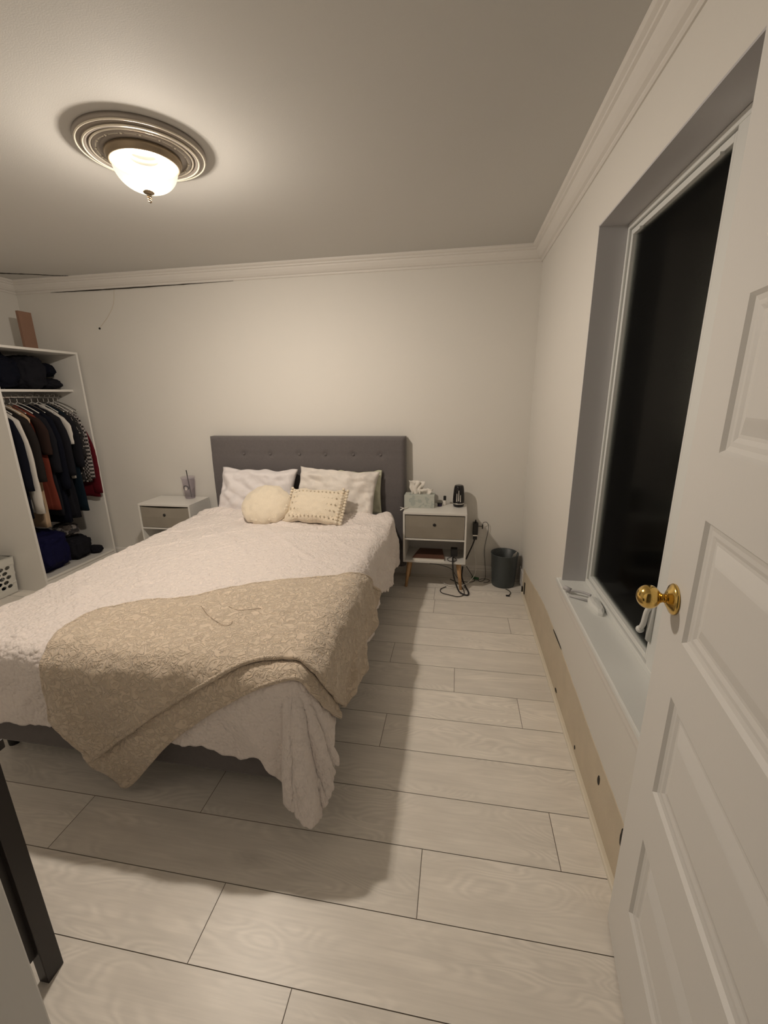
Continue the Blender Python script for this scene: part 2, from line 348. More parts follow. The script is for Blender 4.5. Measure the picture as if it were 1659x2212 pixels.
# baseboards on the back and left walls (the right wall has lost its own)
bp = [(0,0),(0.016,0),(0.016,0.062),(0.012,0.070),(0.012,0.082),(0.006,0.096),(0,0.10)]
prop(obj('baseboard_back', profile_run(bmesh.new(), bp, (XL, YB, 0), (XR, YB, 0), (0,-1,0)), M['trim']), kind='structure')
prop(obj('baseboard_left', profile_run(bmesh.new(), bp, (XL, YN, 0), (XL, YB, 0), (1,0,0)), M['trim']), kind='structure')
# right wall: quarter round on floor and bare band above it where a baseboard was pulled away
prop(obj('trim_5', B(XR-0.019, XR, YN, 3.12, 0.0, 0.019), mat('quarter_round_cream', (0.80, 0.74, 0.62), 0.5), bevel=0.004), kind='structure')
def bare_band():
    bm = bmesh.new(); n = 120; lo = []; hi = []
    for i in range(n+1):
        y = YN + (3.16-YN)*i/n
        h = (0.20+0.04*sstep(0.2,1.2,y)+0.05*sstep(1.1,2.3,y)-0.09*sstep(2.3,3.15,y)) + 0.006*nz(y*3, 1.0) + 0.004*nz(y*19, 2.0)
        lo.append(bm.verts.new((XR-0.0025, y, 0.0))); hi.append(bm.verts.new((XR-0.0025, y, h)))
    top = [bm.verts.new((XR, v.co.y, v.co.z+0.001)) for v in hi]
    for i in range(n):
        bm.faces.new((lo[i], lo[i+1], hi[i+1], hi[i])); bm.faces.new((hi[i], hi[i+1], top[i+1], top[i]))
    return bm
prop(obj('trim_6', bare_band(), M['raw']), kind='structure')

# cracks and scuffs are real thin gaps with a shape of their own
def ribbon(name, pts, w, normal, parent=None, m=M['crack'], label=None, cat=None, wf=None):
    bm = bmesh.new(); P = catmull(pts, 10); a = []; b = []; nrm = Vector(normal)
    for i, p in enumerate(P):
        t = (P[min(i+1,len(P)-1)]-P[max(i-1,0)]).normalized(); s = nrm.cross(t).normalized(); u = i/(len(P)-1)
        ww = w*(wf(u) if wf else 1)*(1+0.5*nz(i*1.7, 3.3)); j = s*(w*0.4*nz(i*0.9, 8.0))
        a.append(bm.verts.new(p+s*ww+j)); b.append(bm.verts.new(p-s*ww+j))
    for i in range(len(P)-1): bm.faces.new((a[i], a[i+1], b[i+1], b[i]))
    o = obj(name, bm, m, parent)
    s = o.modifiers.new('s', 'SOLIDIFY'); s.thickness = 0.0012; s.offset = 0
    return o

# ------------------------------------------------------------------ window
def window():
    w = empty('window_1', (XF, (WY0+WY1)/2, WZ0), None, None); prop(w, kind='structure')
    inv = lambda o: setattr(o, 'location', -Vector(w.location))
    # reveal lining (painted boards) and sill board
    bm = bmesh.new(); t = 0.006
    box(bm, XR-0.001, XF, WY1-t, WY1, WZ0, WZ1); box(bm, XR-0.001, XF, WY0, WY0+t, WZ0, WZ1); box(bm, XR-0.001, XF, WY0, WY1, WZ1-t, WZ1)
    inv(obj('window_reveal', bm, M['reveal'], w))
    bm = bmesh.new()
    box(bm, XR-0.022, XF+0.01, WY0-0.06, WY1+0.03, WZ0-0.010, WZ0+0.012)
    o = obj('window_sill', bm, M['pvc'], w, bevel=0.005); inv(o)
    ap = [(0,-0.075),(0.004,-0.075),(0.006,-0.060),(0.010,-0.052),(0.010,-0.036),(0.015,-0.028),(0.017,-0.010),(0,-0.010)]
    inv(obj('apron_moulding', profile_run(bmesh.new(), ap, (XR, WY0-0.05, WZ0), (XR, WY1+0.02, WZ0), (-1,0,0)), M['trim'], w))
    # outer frame
    def ring(bm, x0, x1, y0, y1, z0, z1, wd):
        box(bm, x0, x1, y0, y0+wd, z0, z1); box(bm, x0, x1, y1-wd, y1, z0, z1)
        box(bm, x0, x1, y0+wd, y1-wd, z0, z0+wd); box(bm, x0, x1, y0+wd, y1-wd, z1-wd, z1)
    def ring2(bm, x0, x1, y0, y1, z0, z1, wy, wz):
        box(bm, x0, x1, y0, y0+wy, z0, z1); box(bm, x0, x1, y1-wy, y1, z0, z1)
        box(bm, x0, x1, y0+wy, y1-wy, z0, z0+wz); box(bm, x0, x1, y0+wy, y1-wy, z1-wz, z1)
    bm = bmesh.new(); ring2(bm, XF, XF+0.07, WY0+0.006, WY1-0.006, WZ0+0.012, WZ1-0.006, 0.016, 0.022)
    inv(obj('window_frame', bm, M['pvc'], w, bevel=0.002))
    bm = bmesh.new(); box(bm, XF+0.001, XF+0.06, 1.26, 1.355, WZ0+0.034, WZ1-0.028)
    inv(obj('mullion', bm, M['pvc'], w, bevel=0.002))
    bm = bmesh.new(); ring2(bm, XF+0.008, XF+0.045, 1.360, WY1-0.026, WZ0+0.038, WZ1-0.032, 0.020, 0.020)
    inv(obj('sash', bm, M['pvc'], w, bevel=0.002))
    inv(obj('gap_shade', B(XF+0.004, XF+0.03, 1.3551, 1.3599, WZ0+0.036, WZ1-0.030), M['black'], w))  # added black strip paints the shade in the gap beside the mullion
    bm = bmesh.new(); box(bm, XF+0.022, XF+0.026, 1.375, WY1-0.04, WZ0+0.05, WZ1-0.045)
    inv(obj('pane', bm, M['glass'], w))
    bm = bmesh.new(); ring2(bm, XF+0.008, XF+0.045, WY0+0.024, 1.256, WZ0+0.038, WZ1-0.032, 0.020, 0.020)
    inv(obj('sash', bm, M['pvc'], w, bevel=0.002))
    bm = bmesh.new(); box(bm, XF+0.022, XF+0.026, WY0+0.04, 1.24, WZ0+0.05, WZ1-0.045)
    inv(obj('pane', bm, M['glass'], w))
    bm = bmesh.new(); box(bm, XF+0.040, XF+0.0405, WY0+0.04, WY1-0.045, WZ0+0.055, WZ1-0.05)
    inv(obj('insect_screen', bm, M['screen'], w))
    # clips at the top of the screen
    for y in (1.93, 1.42):
        inv(obj('screen_clip', B(XF+0.0, XF+0.012, y, y+0.035, WZ1-0.060, WZ1-0.052), M['pvc'], w))
    # folded crank operator on the sill
    bm = bmesh.new()
    pts = [(0.0,0.055),(0.018,0.05),(0.026,0.01),(0.022,-0.05),(0.004,-0.085),(-0.012,-0.075),(-0.024,-0.02),(-0.022,0.03),(-0.012,0.052)]
    rings = [[(XF-0.028+x*s, 1.80+y*s*1.1, z) for x, y in pts] for s, z in ((1,WZ0+0.012),(1,WZ0+0.024),(0.8,WZ0+0.034),(0.3,WZ0+0.038))]
    loft(bm, rings); o = obj('crank_housing', bm, M['pvc'], w, smooth=False, bevel=0.002); inv(o)
    bm = bmesh.new(); tube(bm, [(XF-0.030,1.86,WZ0+0.032),(XF-0.060,1.885,WZ0+0.034),(XF-0.105,1.905,WZ0+0.030)], 0.006); 
    tube(bm, [(XF-0.105,1.905,WZ0+0.030),(XF-0.128,1.93,WZ0+0.034)], 0.011, smooth_n=0)
    inv(obj('crank_handle', bm, M['reveal'], w, smooth=True))
    bm = bmesh.new(); tube(bm, [(XF-0.040,1.83,WZ0+0.018),(XF-0.115,1.875,WZ0+0.018)], 0.005, smooth_n=0)
    inv(obj('crank_arm', bm, M['reveal'], w, smooth=True))
    # sash lock lever by the mullion
    bm = bmesh.new(); box(bm, XF-0.010, XF+0.002, 1.345, 1.362, 0.71, 0.86)
    tube(bm, [(XF-0.004,1.352,0.84),(XF-0.018,1.358,0.815),(XF-0.020,1.366,0.765),(XF-0.018,1.385,0.735)], 0.0085)
    ball(bm, (XF-0.018,1.388,0.73), 0.013)
    inv(obj('sash_lock', bm, M['pvc'], w, smooth=True))
window()

# ------------------------------------------------------------------ door (open into the room, near the right wall)
DA = math.radians(7.5); DW, DH, DT = 0.79, 2.085, 0.036
def door():
    e = Vector((math.sin(DA), math.cos(DA), 0)); free = Vector((0.477, 0.98, 0.0)); hinge = free - e*DW
    d = empty('door_1', hinge, None, None, rz=-DA); prop(d, kind='structure')
    # local: y runs from hinge to free edge, x=0 visible face, +x towards the wall
    bm = bmesh.new()
    rows = [(0.235,0.476),(0.620,0.874),(1.003,1.263),(1.389,1.649),(1.775,1.955)]; y0, y1 = 0.13, DW-0.13
    ys = [0, y0, y1, DW]; zs = [0.008]; 
    for a, b in rows: zs += [a, b]
    zs.append(DH)
    def face(pts): bm.faces.new([bm.verts.new(p) for p in pts])
    for i in range(3):
        for j in range(len(zs)-1):
            if i == 1 and j % 2 == 1: continue
            face([(0,ys[i],zs[j]),(0,ys[i+1],zs[j]),(0,ys[i+1],zs[j+1]),(0,ys[i],zs[j+1])])
    face([(DT,0,0.008),(DT,DW,0.008),(DT,DW,DH),(DT,0,DH)]); face([(0,0,0.008),(0,DW,0.008),(DT,DW,0.008),(DT,0,0.008)]); face([(0,0,DH),(0,DW,DH),(DT,DW,DH),(DT,0,DH)])
    face([(0,0,0.008),(DT,0,0.008),(DT,0,DH),(0,0,DH)]); face([(0,DW,0.008),(DT,DW,0.008),(DT,DW,DH),(0,DW,DH)])
    bmesh.ops.remove_doubles(bm, verts=bm.verts[:], dist=1e-5)
    o = obj('door_leaf', bm, M['door'], d)
    prof = [(0,0),(0.006,0.007),(0.014,0.009),(0.022,0.009),(0.030,0.012),(0.036,0.012),(0.062,0.003),(0.066,0.002)]
    for a, b in rows:
        bm = bmesh.new(); R = []
        for ins, dep in prof:
            R.append([(dep,y0+ins,a+ins),(dep,y1-ins,a+ins),(dep,y1-ins,b-ins),(dep,y0+ins,b-ins)])
        V = [[bm.verts.new(p) for p in r] for r in R]
        for u, v in zip(V, V[1:]):
            for k in range(4): bm.faces.new((u[k], u[(k+1)%4], v[(k+1)%4], v[k]))
        bm.faces.new(V[-1]); obj('door_panel', bm, M['door'], d)
    # knob
    kz, ky = 1.065, DW-0.058
    h = empty('x', (0,0,0), None, None); bpy.data.objects.remove(h)
    bm = bmesh.new(); lathe(bm, [(0.0,0.0),(0.033,0.0),(0.034,0.004),(0.031,0.008),(0.024,0.011),(0.018,0.015),(0.012,0.018),(0.0,0.018)], n=48)
    bmesh.ops.transform(bm, matrix=Matrix.Translation((0,ky,kz)) @ Matrix.Rotation(-PI/2, 4, 'Y'), verts=bm.verts[:])
    rose = obj('knob_rose', bm, M['brass'], d, smooth=True)
    bm = bmesh.new(); lathe(bm, [(0.0,0.016),(0.010,0.016),(0.0095,0.024),(0.012,0.028),*[(0.0262*math.sin(q), 0.050-0.0235*math.cos(q)) for q in [0.55+k*(PI-0.55)/14 for k in range(14)]],(0.0,0.0735)], n=48)
    bmesh.ops.transform(bm, matrix=Matrix.Translation((0,ky,kz)) @ Matrix.Rotation(-PI/2, 4, 'Y'), verts=bm.verts[:])
    obj('door_handle', bm, M['brass'], d, smooth=True)
door()

# ------------------------------------------------------------------ ceiling lamp with medallion
def lamp():
    t = empty('ceiling_lamp', (LAMP.x, LAMP.y, CEIL), 'frosted glass bowl ceiling lamp with bronze pan and twisted finial, lit', 'lamp')
    bm = bmesh.new()
    lathe(bm, [(0.165,0),(0.232,0),(0.234,-0.010),(0.228,-0.018),(0.214,-0.021),(0.206,-0.020),(0.200,-0.027),(0.192,-0.028),(0.188,-0.020),(0.176,-0.020),(0.172,-0.029),(0.164,-0.031),(0.158,-0.026),(0.152,-0.022),(0.146,-0.026),(0.140,-0.030),(0.120,-0.030),(0.10,-0.03)], n=96)
    med = obj('medallion', bm, M['medal'], t, smooth=True)
    bm = bmesh.new(); n = 32
    for k in range(n):
        a = 2*PI*k/n; r = 0.162
        if k % 2 == 0:
            tube(bm, [(r*math.cos(a+s), r*math.sin(a+s), -0.028) for s in (-0.13,-0.06,0.0,0.06,0.13)], 0.0035, 6, 2)
        else: ball(bm, (r*math.cos(a), r*math.sin(a), -0.029), 0.0055, sub=1)
    obj('bead_border', bm, M['highlight'], med, smooth=True)
    for rr, zz in ((0.226,-0.0165),(0.203,-0.0235),(0.180,-0.0225)):
        bm = bmesh.new(); lathe(bm, [(rr+0.0035*math.cos(q*PI/4), zz-0.003+0.0035*math.sin(q*PI/4)) for q in range(9)], n=96); obj('rim_bead', bm, M['highlight'], med, smooth=True)
    bm = bmesh.new(); lathe(bm, [(0.05,-0.020),(0.134,-0.030),(0.139,-0.036),(0.137,-0.044),(0.131,-0.056),(0.127,-0.060),(0.122,-0.060),(0.120,-0.056),(0.05,-0.04)], n=96)
    obj('lamp_pan', bm, M['bronze'], t, smooth=True)
    bm = bmesh.new(); R = 0.119; prof = []
    for i in range(15):
        a = i/14*PI/2; prof.append((R*math.cos(a)**0.85 if i < 14 else 0.0, -0.058-0.092*math.sin(a)))
    lathe(bm, prof, n=96); bowl = obj('glass_bowl', bm, M['bowl'], t, smooth=True)
    bm = bmesh.new(); lathe(bm, [(0,-0.146),(0.020,-0.147),(0.023,-0.150),(0.018,-0.155),(0.008,-0.158),(0.005,-0.163),(0.0,-0.164)], n=32)
    for tw in range(2):
        tube(bm, [(0.0045*math.cos(q*0.9+tw*PI), 0.0045*math.sin(q*0.9+tw*PI), -0.158-0.0022*q) for q in range(14)], 0.0052, 8, 3, taper=lambda u: 1.0-0.55*u)
    obj('finial', bm, M['bronze'], t, smooth=True)
    for s in (-1, 1):
        ld = bpy.data.lights.new('bulb', 'POINT'); ld.energy = BULB_W; ld.color = BULB_COL; ld.shadow_soft_size = 0.028
        lo = bpy.data.objects.new('bulb_light', ld); C.objects.link(lo); lo.location = (s*0.028, s*0.011, -0.106); lo.parent = t
lamp()

# ------------------------------------------------------------------ bed
BX0, BX1, BY0, BY1 = -2.02, -0.50, 1.17, 3.27
def bed():
    t = empty('bed', ((BX0+BX1)/2, 2.2, 0), 'charcoal upholstered double bed with tall button-tufted headboard against the back wall', 'bed')
    inv = lambda o: setattr(o, 'location', -Vector(t.location))
    # headboard
    bm = bmesh.new(); x0, x1, z0, z1, yf = -2.06, -0.405, 0.10, 1.175, 3.29; nx, nz_ = 100, 70
    bxs = [-1.755,-1.523,-1.27,-1.05,-0.82,-0.60]; 
    G = []
    for j in range(nz_+1):
        row = []
        for i in range(nx+1):
            u = i/nx; v = j/nz_; x = x0+(x1-x0)*u; z = z0+(z1-z0)*v
            ed = min((x-x0), (x1-x), (z1-z)); rd = 0.028
            k = 0 if ed >= rd else rd - math.sqrt(max(0, rd*rd-(rd-ed)**2))
            y = yf + k - 0.012*math.sin(PI*min(1, max(0, (z-0.3)/0.85)))
            for bz in (1.035, 0.86, 0.68):
                for bx in bxs: y += 0.014*math.exp(-((x-bx)**2+(z-bz)**2)/0.0006)
                y += 0.0025*math.exp(-((z-bz)**2)/0.0001)
            row.append(bm.verts.new((x, y, z)))
        G.append(row)
    for j in range(nz_):
        for i in range(nx): bm.faces.new((G[j][i], G[j][i+1], G[j+1][i+1], G[j+1][i]))
    bo = [G[0][i] for i in range(nx+1)]+[G[j][nx] for j in range(1, nz_+1)]+[G[nz_][i] for i in range(nx-1, -1, -1)]+[G[j][0] for j in range(nz_-1, 0, -1)]
    bk = [bm.verts.new((v.co.x, 3.385, v.co.z)) for v in bo]
    for k in range(len(bo)): bm.faces.new((bo[k], bk[k], bk[(k+1)%len(bo)], bo[(k+1)%len(bo)]))
    bm.faces.new(bk); hb = obj('headboard', bm, M['headb'], t, smooth=True); inv(hb)
    for bz in (1.035, 0.86):
        for bx in bxs: obj('button', ball(bmesh.new(), (bx, yf+0.002, bz), 0.011, 1, 0.5, 1), M['headb'], hb, smooth=True)
    # rails
    bm = bmesh.new(); box(bm, BX0+0.01, BX1-0.01, BY0-0.015, BY0+0.03, 0.135, 0.34); inv(obj('foot_rail', bm, M['headb'], t, bevel=0.012))
    for x in (BX0+0.01, BX1-0.05):
        bm = bmesh.new(); box(bm, x, x+0.04, BY0+0.03, 3.285, 0.135, 0.34); inv(obj('side_rail', bm, M['headb'], t, bevel=0.012))
    for x in (BX0+0.08, BX1-0.12):
        for y in (BY0+0.10, 3.1):
            bm = bmesh.new(); lathe(bm, [(0.022,0.0),(0.028,0.14)], (x, y, 0), 16, True); inv(obj('leg', bm, M['black'], t, smooth=False))
    m = obj('mattress', B(BX0+0.02, BX1-0.02, BY0+0.03, 3.27, 0.30, 0.575), M['mattr']); m.modifiers.new('b', 'BEVEL').width = 0.04; m.modifiers['b'].segments = 4
    prop(m, 'pale grey mattress showing at the headboard end under the white bedspread', 'mattress')
bed()

# drape of a flat sheet over the bed: flat coords (a, b) -> 3D
RAD = 0.065; FX1 = BX1-RAD+0.02; FX0 = BX0+RAD-0.02; FY0 = BY0+RAD-0.035; TOPZ = 0.592
def drape(a, b, off=0.0, wr=1.0, seed=0.0, flare=0.10, fold=1.0, zmin=0.012):
    dx = a-FX1 if a > FX1 else (a-FX0 if a < FX0 else 0.0); dy = b-FY0 if b < FY0 else 0.0
    px, py = min(max(a, FX0), FX1), max(b, FY0)
    rho = math.hypot(dx, dy); r = RAD+off
    wz = 0.010*nz(a*3.1+seed, b*3.1, 1.0) + 0.006*nz(a*8+seed, b*8, 2.0) + 0.0038*nz(a*38, b*38, 2.5)
    if rho < 1e-6: return Vector((px, py, TOPZ+off+wz*wr))
    ux, uy = dx/rho, dy/rho
    q = r*PI/2
    if rho < q: ang = rho/r; out = r*math.sin(ang); dr = r*(1-math.cos(ang)); hang = 0
    else: hang = rho-q; out = r+flare*hang*((1.0 if dx > 0 else 0.15) if (dx == 0 or dy == 0) else 1.0+2.4*abs(2*ux*uy)); dr = r+hang*0.995
    # folds follow the perimeter
    per = (a*1.0 if dx == 0 else b) if (dx == 0 or dy == 0) else 0.0
    if dx != 0 and dy != 0:
        ph = math.atan2(abs(dx), -dy); per = px - 0.55*ph*0.4 if dx > 0 else px
        f = math.sin(ph*5.0+0.4)*0.028 + 0.012*math.sin(ph*13+1.0)
    else:
        f = 0.020*math.sin(per*19+1.3*math.sin(per*5+seed)+seed) + 0.010*nz(per*9, seed)
    h = min(1.0, (hang+0.02)/0.30) if rho > q*0.6 else 0
    if dx == 0: f = 0.45*(f+0.012)*(1-sstep(-0.8, -0.55, a)) + f*sstep(-0.8, -0.55, a)
    out += fold*f*h + wr*(0.008*nz(a*9, b*9, 5+seed) + 0.016*(0.5-abs(nz(a*4.3+b*2.1, b*5.2-a*1.4, 3.0)*2))*min(1, rho/0.3))*min(1, rho/0.1) + 0.0035*nz(a*38, b*38, 2.5)
    z = TOPZ+off+wz*wr*max(0, 1-rho/q)-dr
    if z < zmin+off: out += 0.5*(zmin+off-z); z = zmin+off+0.004*abs(nz(a*30, b*30))
    return Vector((px+ux*out, py+uy*out, z))
def sheet(name, grid, m, parent=None, thick=0.008, **kw):
    """grid: rows of flat (a,b) coordinates"""
    bm = bmesh.new(); uvl = bm.loops.layers.uv.new('flat'); flat = {}
    V = []
    for row in grid:
        r = []
        for a, b in row:
            v = bm.verts.new(drape(a, b, **kw)); flat[v] = (a, b); r.append(v)
        V.append(r)
    for u, v in zip(V, V[1:]):
        for k in range(len(u)-1):
            f = bm.faces.new((u[k], u[k+1], v[k+1], v[k]))
            for l in f.loops: l[uvl].uv = flat[l.vert]
    if sum(f.normal.z for f in bm.faces if (f.normal_update() or True)) < 0:
        bmesh.ops.reverse_faces(bm, faces=bm.faces[:])
    me = bpy.data.meshes.new(name); bm.to_mesh(me); bm.free()
    o = link(name, me, m, parent, True)
    s = o.modifiers.new('s', 'SOLIDIFY'); s.thickness = thick; s.offset = 1
    return o
def resample(pts, n):
    P = [Vector((p[0], p[1], 0)) for p in pts]; P = catmull(P, 12); L = [0]
    for p, q in zip(P, P[1:]): L.append(L[-1]+(q-p).length)
    out = []; i = 0
    for k in range(n+1):
        s = L[-1]*k/n
        while i < len(L)-2 and L[i+1] < s: i += 1
        t = (s-L[i])/max(1e-9, L[i+1]-L[i]); p = P[i].lerp(P[i+1], t); out.append((p.x, p.y))
    return out
def coons(top, right, bottom, left, nu, nv):
    """top A->B, right B->C, bottom D->C, left A->D"""
    T, R_, Bo, Lf = resample(top, nu), resample(right, nv), resample(bottom, nu), resample(left, nv)
    A, Bc, Cc, D = T[0], T[-1], Bo[-1], Bo[0]; g = []
    for j in range(nv+1):
        v = j/nv; row = []
        for i in range(nu+1):
            u = i/nu
            p = [ (1-v)*T[i][k]+v*Bo[i][k] + (1-u)*Lf[j][k]+u*R_[j][k] - ((1-u)*(1-v)*A[k]+u*(1-v)*Bc[k]+u*v*Cc[k]+(1-u)*v*D[k]) for k in (0,1)]
            row.append((p[0], p[1]))
        g.append(row)
    return g
def duvet():
    nx, ny = 230, 300; xa, xb = -2.36, FX1+0.375; grid = []
    for j in range(ny+1):
        v = j/ny; row = []
        for i in range(nx+1):
            a = xa+(xb-xa)*i/nx
            ov = 0.350 - 0.022*sstep(-1.5,-1.1,a) + 0.012*math.sin(a*6) + 0.05*sstep(-0.88, -0.78, a)*(1-sstep(-0.72,-0.64,a)) + 0.135*sstep(-0.70, -0.54, a) + 0.008*nz(a*40, 0.3) - 0.08*sstep(-0.35,-0.1,a)
            b0 = FY0-ov; b1 = 3.10 + 0.03*math.sin(a*4) + 0.012*nz(a*20, 7.0)
            if a > -0.55: b1 += 0.06*sstep(-0.55,-0.4,a)
            b = b0+(b1-b0)*v
            aa = a
            if i == nx or i == nx-1: aa = a+0.012*nz(b*45, 4.0)
            # scalloped right hem
            aa += (0.03*math.sin(b*7.5)+0.012*nz(b*24, 9.0))*sstep(-0.45, xb, a)*1.0
            row.append((aa, b))
        grid.append(row)
    o = sheet('bedspread', grid, M['duvet'], thick=0.012, seed=2.0, wr=1.1, fold=1.0)
    me = o.data
    # rumple near pillows, tuft ridges on top
    for v in me.vertices:
        x, y, z = v.co
        if z > 0.5:
            w = math.exp(-((y-2.98-0.05*math.sin(x*6))**2)/0.004)
            v.co.z += 0.034*w*(0.7+0.6*nz(x*5, 3.0)) + 0.016*math.exp(-((y-2.80-0.07*math.sin(x*3+1))**2)/0.0009)*(0.6+nz(x*4, 1.0)) + 0.012*math.exp(-((y-2.62-0.05*x)**2)/0.0008)*sstep(-1.3,-0.9,x)
            dg = abs(((x+y)*2.6) % 1.0-0.5); dh = abs(((x-y)*2.6) % 1.0-0.5)
            v.co.z += 0.005*(math.exp(-(dg/0.05)**2)+math.exp(-(dh/0.05)**2))
            if x > -0.62 and y > 2.7:
                v.co.z += 0.045*sstep(2.7, 3.0, y)*sstep(-0.62, -0.5, x)*(0.6+0.9*nz(x*12, y*9))
    for v in me.vertices:
        x, y, z = v.co
        if x > -0.52 and 2.5 < y and z < 0.62: v.co.x += 0.045*sstep(2.5, 2.8, y)*(1-sstep(2.95, 3.12, y))*sstep(-0.52, -0.44, x)*(0.7+0.8*nz(y*8, z*8)) ; v.co.y += 0.02*nz(y*10, z*6, 4.0)*sstep(2.5, 2.7, y)
    prop(o, 'white tufted bedspread draped over the bed, one corner hanging to the floor', 'bedspread')
duvet()
def throw():
    A = (-1.50, 1.26)
    top = [A, (-1.46,1.41), (-1.18,1.56), (-0.94,1.73), (-0.60,1.87), (-0.42,2.02), (-0.25,2.20)]
    right = [(-0.25,2.20), (-0.165,2.04), (-0.115,1.72), (-0.075,1.467)]
    bot = [(-1.30,0.71), (-1.136,0.845), (-0.97,0.975), (-0.80,1.085), (-0.66,1.175), (-0.54,1.205), (-0.44,1.195), (-0.34,1.235), (-0.20,1.34), (-0.075,1.467)]
    left = [A, (-1.455,1.10), (-1.452,0.92), (-1.44,0.81), (-1.30,0.71)]
    o = sheet('throw_blanket', coons(top, right, bot, left, 170, 120), M['throw'], thick=0.011, off=0.036, seed=2.0, fold=1.0, wr=1.1)
    # lower folded layer, showing below the first hem
    t2 = [(-1.40,0.86), (-1.136,0.93), (-0.80,1.15), (-0.54,1.26), (-0.40,1.26), (-0.30,1.33)]
    b2 = [(-1.244,0.585), (-1.19,0.61), (-1.08,0.74), (-0.97,0.86), (-0.775,1.01), (-0.62,1.105), (-0.50,1.145), (-0.40,1.155), (-0.24,1.27), (-0.13,1.37)]
    l2 = [(-1.40,0.86), (-1.36,0.72), (-1.244,0.585)]; r2 = [(-0.30,1.33), (-0.13,1.37)]
    sheet('folded_layer', coons(t2, r2, b2, l2, 130, 34), M['throw'], o, thick=0.010, off=0.020, seed=2.0, fold=1.0, wr=1.1)
    # rolled hem cord along the visible edges
    for nm, cv in (('hem', bot), ('hem', left), ('hem', top), ('hem', b2)):
        of = 0.024 if cv is b2 else 0.042
        bm = bmesh.new(); uvl = bm.loops.layers.uv.new('flat')
        tube(bm, [drape(p[0], p[1], off=of, seed=2.0, fold=1.0, wr=1.1) for p in resample(cv, 90)], 0.0085, 8, 0)
        for f in bm.faces:
            for l in f.loops: l[uvl].uv = (l.vert.co.x, l.vert.co.y+l.vert.co.z)
        obj(nm, bm, M['throw'], o, smooth=True)
    for pts in ([(-1.063,1.487),(-1.038,1.464),(-0.985,1.414),(-0.915,1.366),(-0.872,1.345),(-0.853,1.357),(-0.858,1.381)], [(-0.935,1.489),(-0.88,1.47),(-0.818,1.492),(-0.794,1.499)]):
        bm = bmesh.new(); tube(bm, [drape(a, b, off=0.049, seed=2.0, wr=1.1) for a, b in pts], 0.0008, 6, 8)
        prop(obj('loose_thread', bm, M['throw2'], smooth=True), 'long fine thread curling on the beige throw' if len(pts) > 5 else 'short fine thread beside the white edge on the beige throw', 'thread')
    prop(o, 'beige fleece throw blanket laid askew across the foot of the white bedspread', 'blanket')
throw()

def pillow(name, w, h, t, m, mtx, label, cat, seed=0, group=None, rnd=False, ear=0.5, crease=0.02, n=56):
    bm = bmesh.new(); sides = []
    for s in (1, -1):
        g = []
        for j in range(n+1):
            row = []
            for i in range(n+1):
                u, v = -1+2*i/n, -1+2*j/n
                if rnd:
                    x = u*math.sqrt(1-v*v/2); y = v*math.sqrt(1-u*u/2); d = math.hypot(x, y); th = max(0, 1-d**2.6)**0.55
                    X, Y = x*w/2, y*h/2
                else:
                    th = (max(0, 1-abs(u)**2.6)*max(0, 1-abs(v)**2.6))**0.5
                    k = 1-0.07*(1-abs(v)**2)*abs(u)**3; k2 = 1-0.09*(1-abs(u)**2)*abs(v)**3
                    X, Y = u*w/2*k, v*h/2*k2
                wr = crease*(nz(u*2.2+seed, v*2.2, seed)+0.55*nz(u*5+seed, v*4, seed+3)+0.9*abs(nz(u*1.6+v*2+seed, v*1.2-u, seed+8)))
                Z = s*(t/2*th) + wr*min(1, th*2)
                Y += 0.02*nz(u*3, seed)*abs(v)
                if not rnd: Z += 0.02*nz(u*2+seed, v*2)*(abs(u)*abs(v))
                row.append(bm.verts.new((X, Y, Z)))
            g.append(row)
        for j in range(n):
            for i in range(n):
                q = (g[j][i], g[j][i+1], g[j+1][i+1], g[j+1][i]); bm.faces.new(q if s > 0 else q[::-1])
    bmesh.ops.remove_doubles(bm, verts=bm.verts[:], dist=0.0005)
    o = obj(name, bm, m, smooth=True); o.matrix_world = mtx
    prop(o, label, cat, group); return o
def PM(x, y, z, tilt, roll=0, yaw=0):
    # local x = width, local y = up, local z faces the camera (-Y)
    return Matrix.Translation((x, y, z)) @ Matrix.Rotation(yaw, 4, 'Z') @ Matrix.Rotation(math.radians(90)-tilt, 4, 'X') @ Matrix.Rotation(roll, 4, 'Z')
R = math.radians
pillow('bed_pillow', 0.66, 0.42, 0.15, M['pillow'], PM(-1.60, 3.145, 0.735, R(24), R(-1), 0), 'white pillow leaning on the headboard behind the round cream cushion', 'pillow', 1.0, crease=0.035)
pillow('bed_pillow', 0.66, 0.42, 0.16, M['pillow2'], PM(-0.935, 3.145, 0.74, R(24), R(-3), R(-2)), 'white textured pillow leaning on the headboard behind the square-cornered cream cushion', 'pillow', 4.0, crease=0.04)
pillow('bed_pillow', 0.44, 0.36, 0.05, mat('pale_green_cotton', (0.60, 0.60, 0.46), 0.9, bump=0.2, bscale=50), PM(-0.80, 3.242, 0.74, R(6), 0, 0), 'pale green pillow edge behind the right white pillow', 'pillow', 6.0)
o = pillow('round_cushion', 0.37, 0.35, 0.15, M['cream'], PM(-1.385, 2.855, 0.718, R(50), 0, R(4)), 'round cream plush cushion standing against the left white pillow', 'cushion', 2.0, rnd=True, crease=0.008)
o2 = pillow('rectangular_cushion', 0.45, 0.29, 0.13, M['cream'], PM(-1.01, 2.885, 0.712, R(44), R(-1), R(-3)), 'rectangular cream bobbled cushion with tufted edges against the right white pillow', 'cushion', 3.0, crease=0.008)
for k in range(15):
    a = -PI*0.95+k*PI*0.9/14; obj('pompom', ball(bmesh.new(), (0.165*math.cos(a), 0.155*math.sin(a), 0.022), 0.014, sub=2), M['cream'], o, smooth=True)
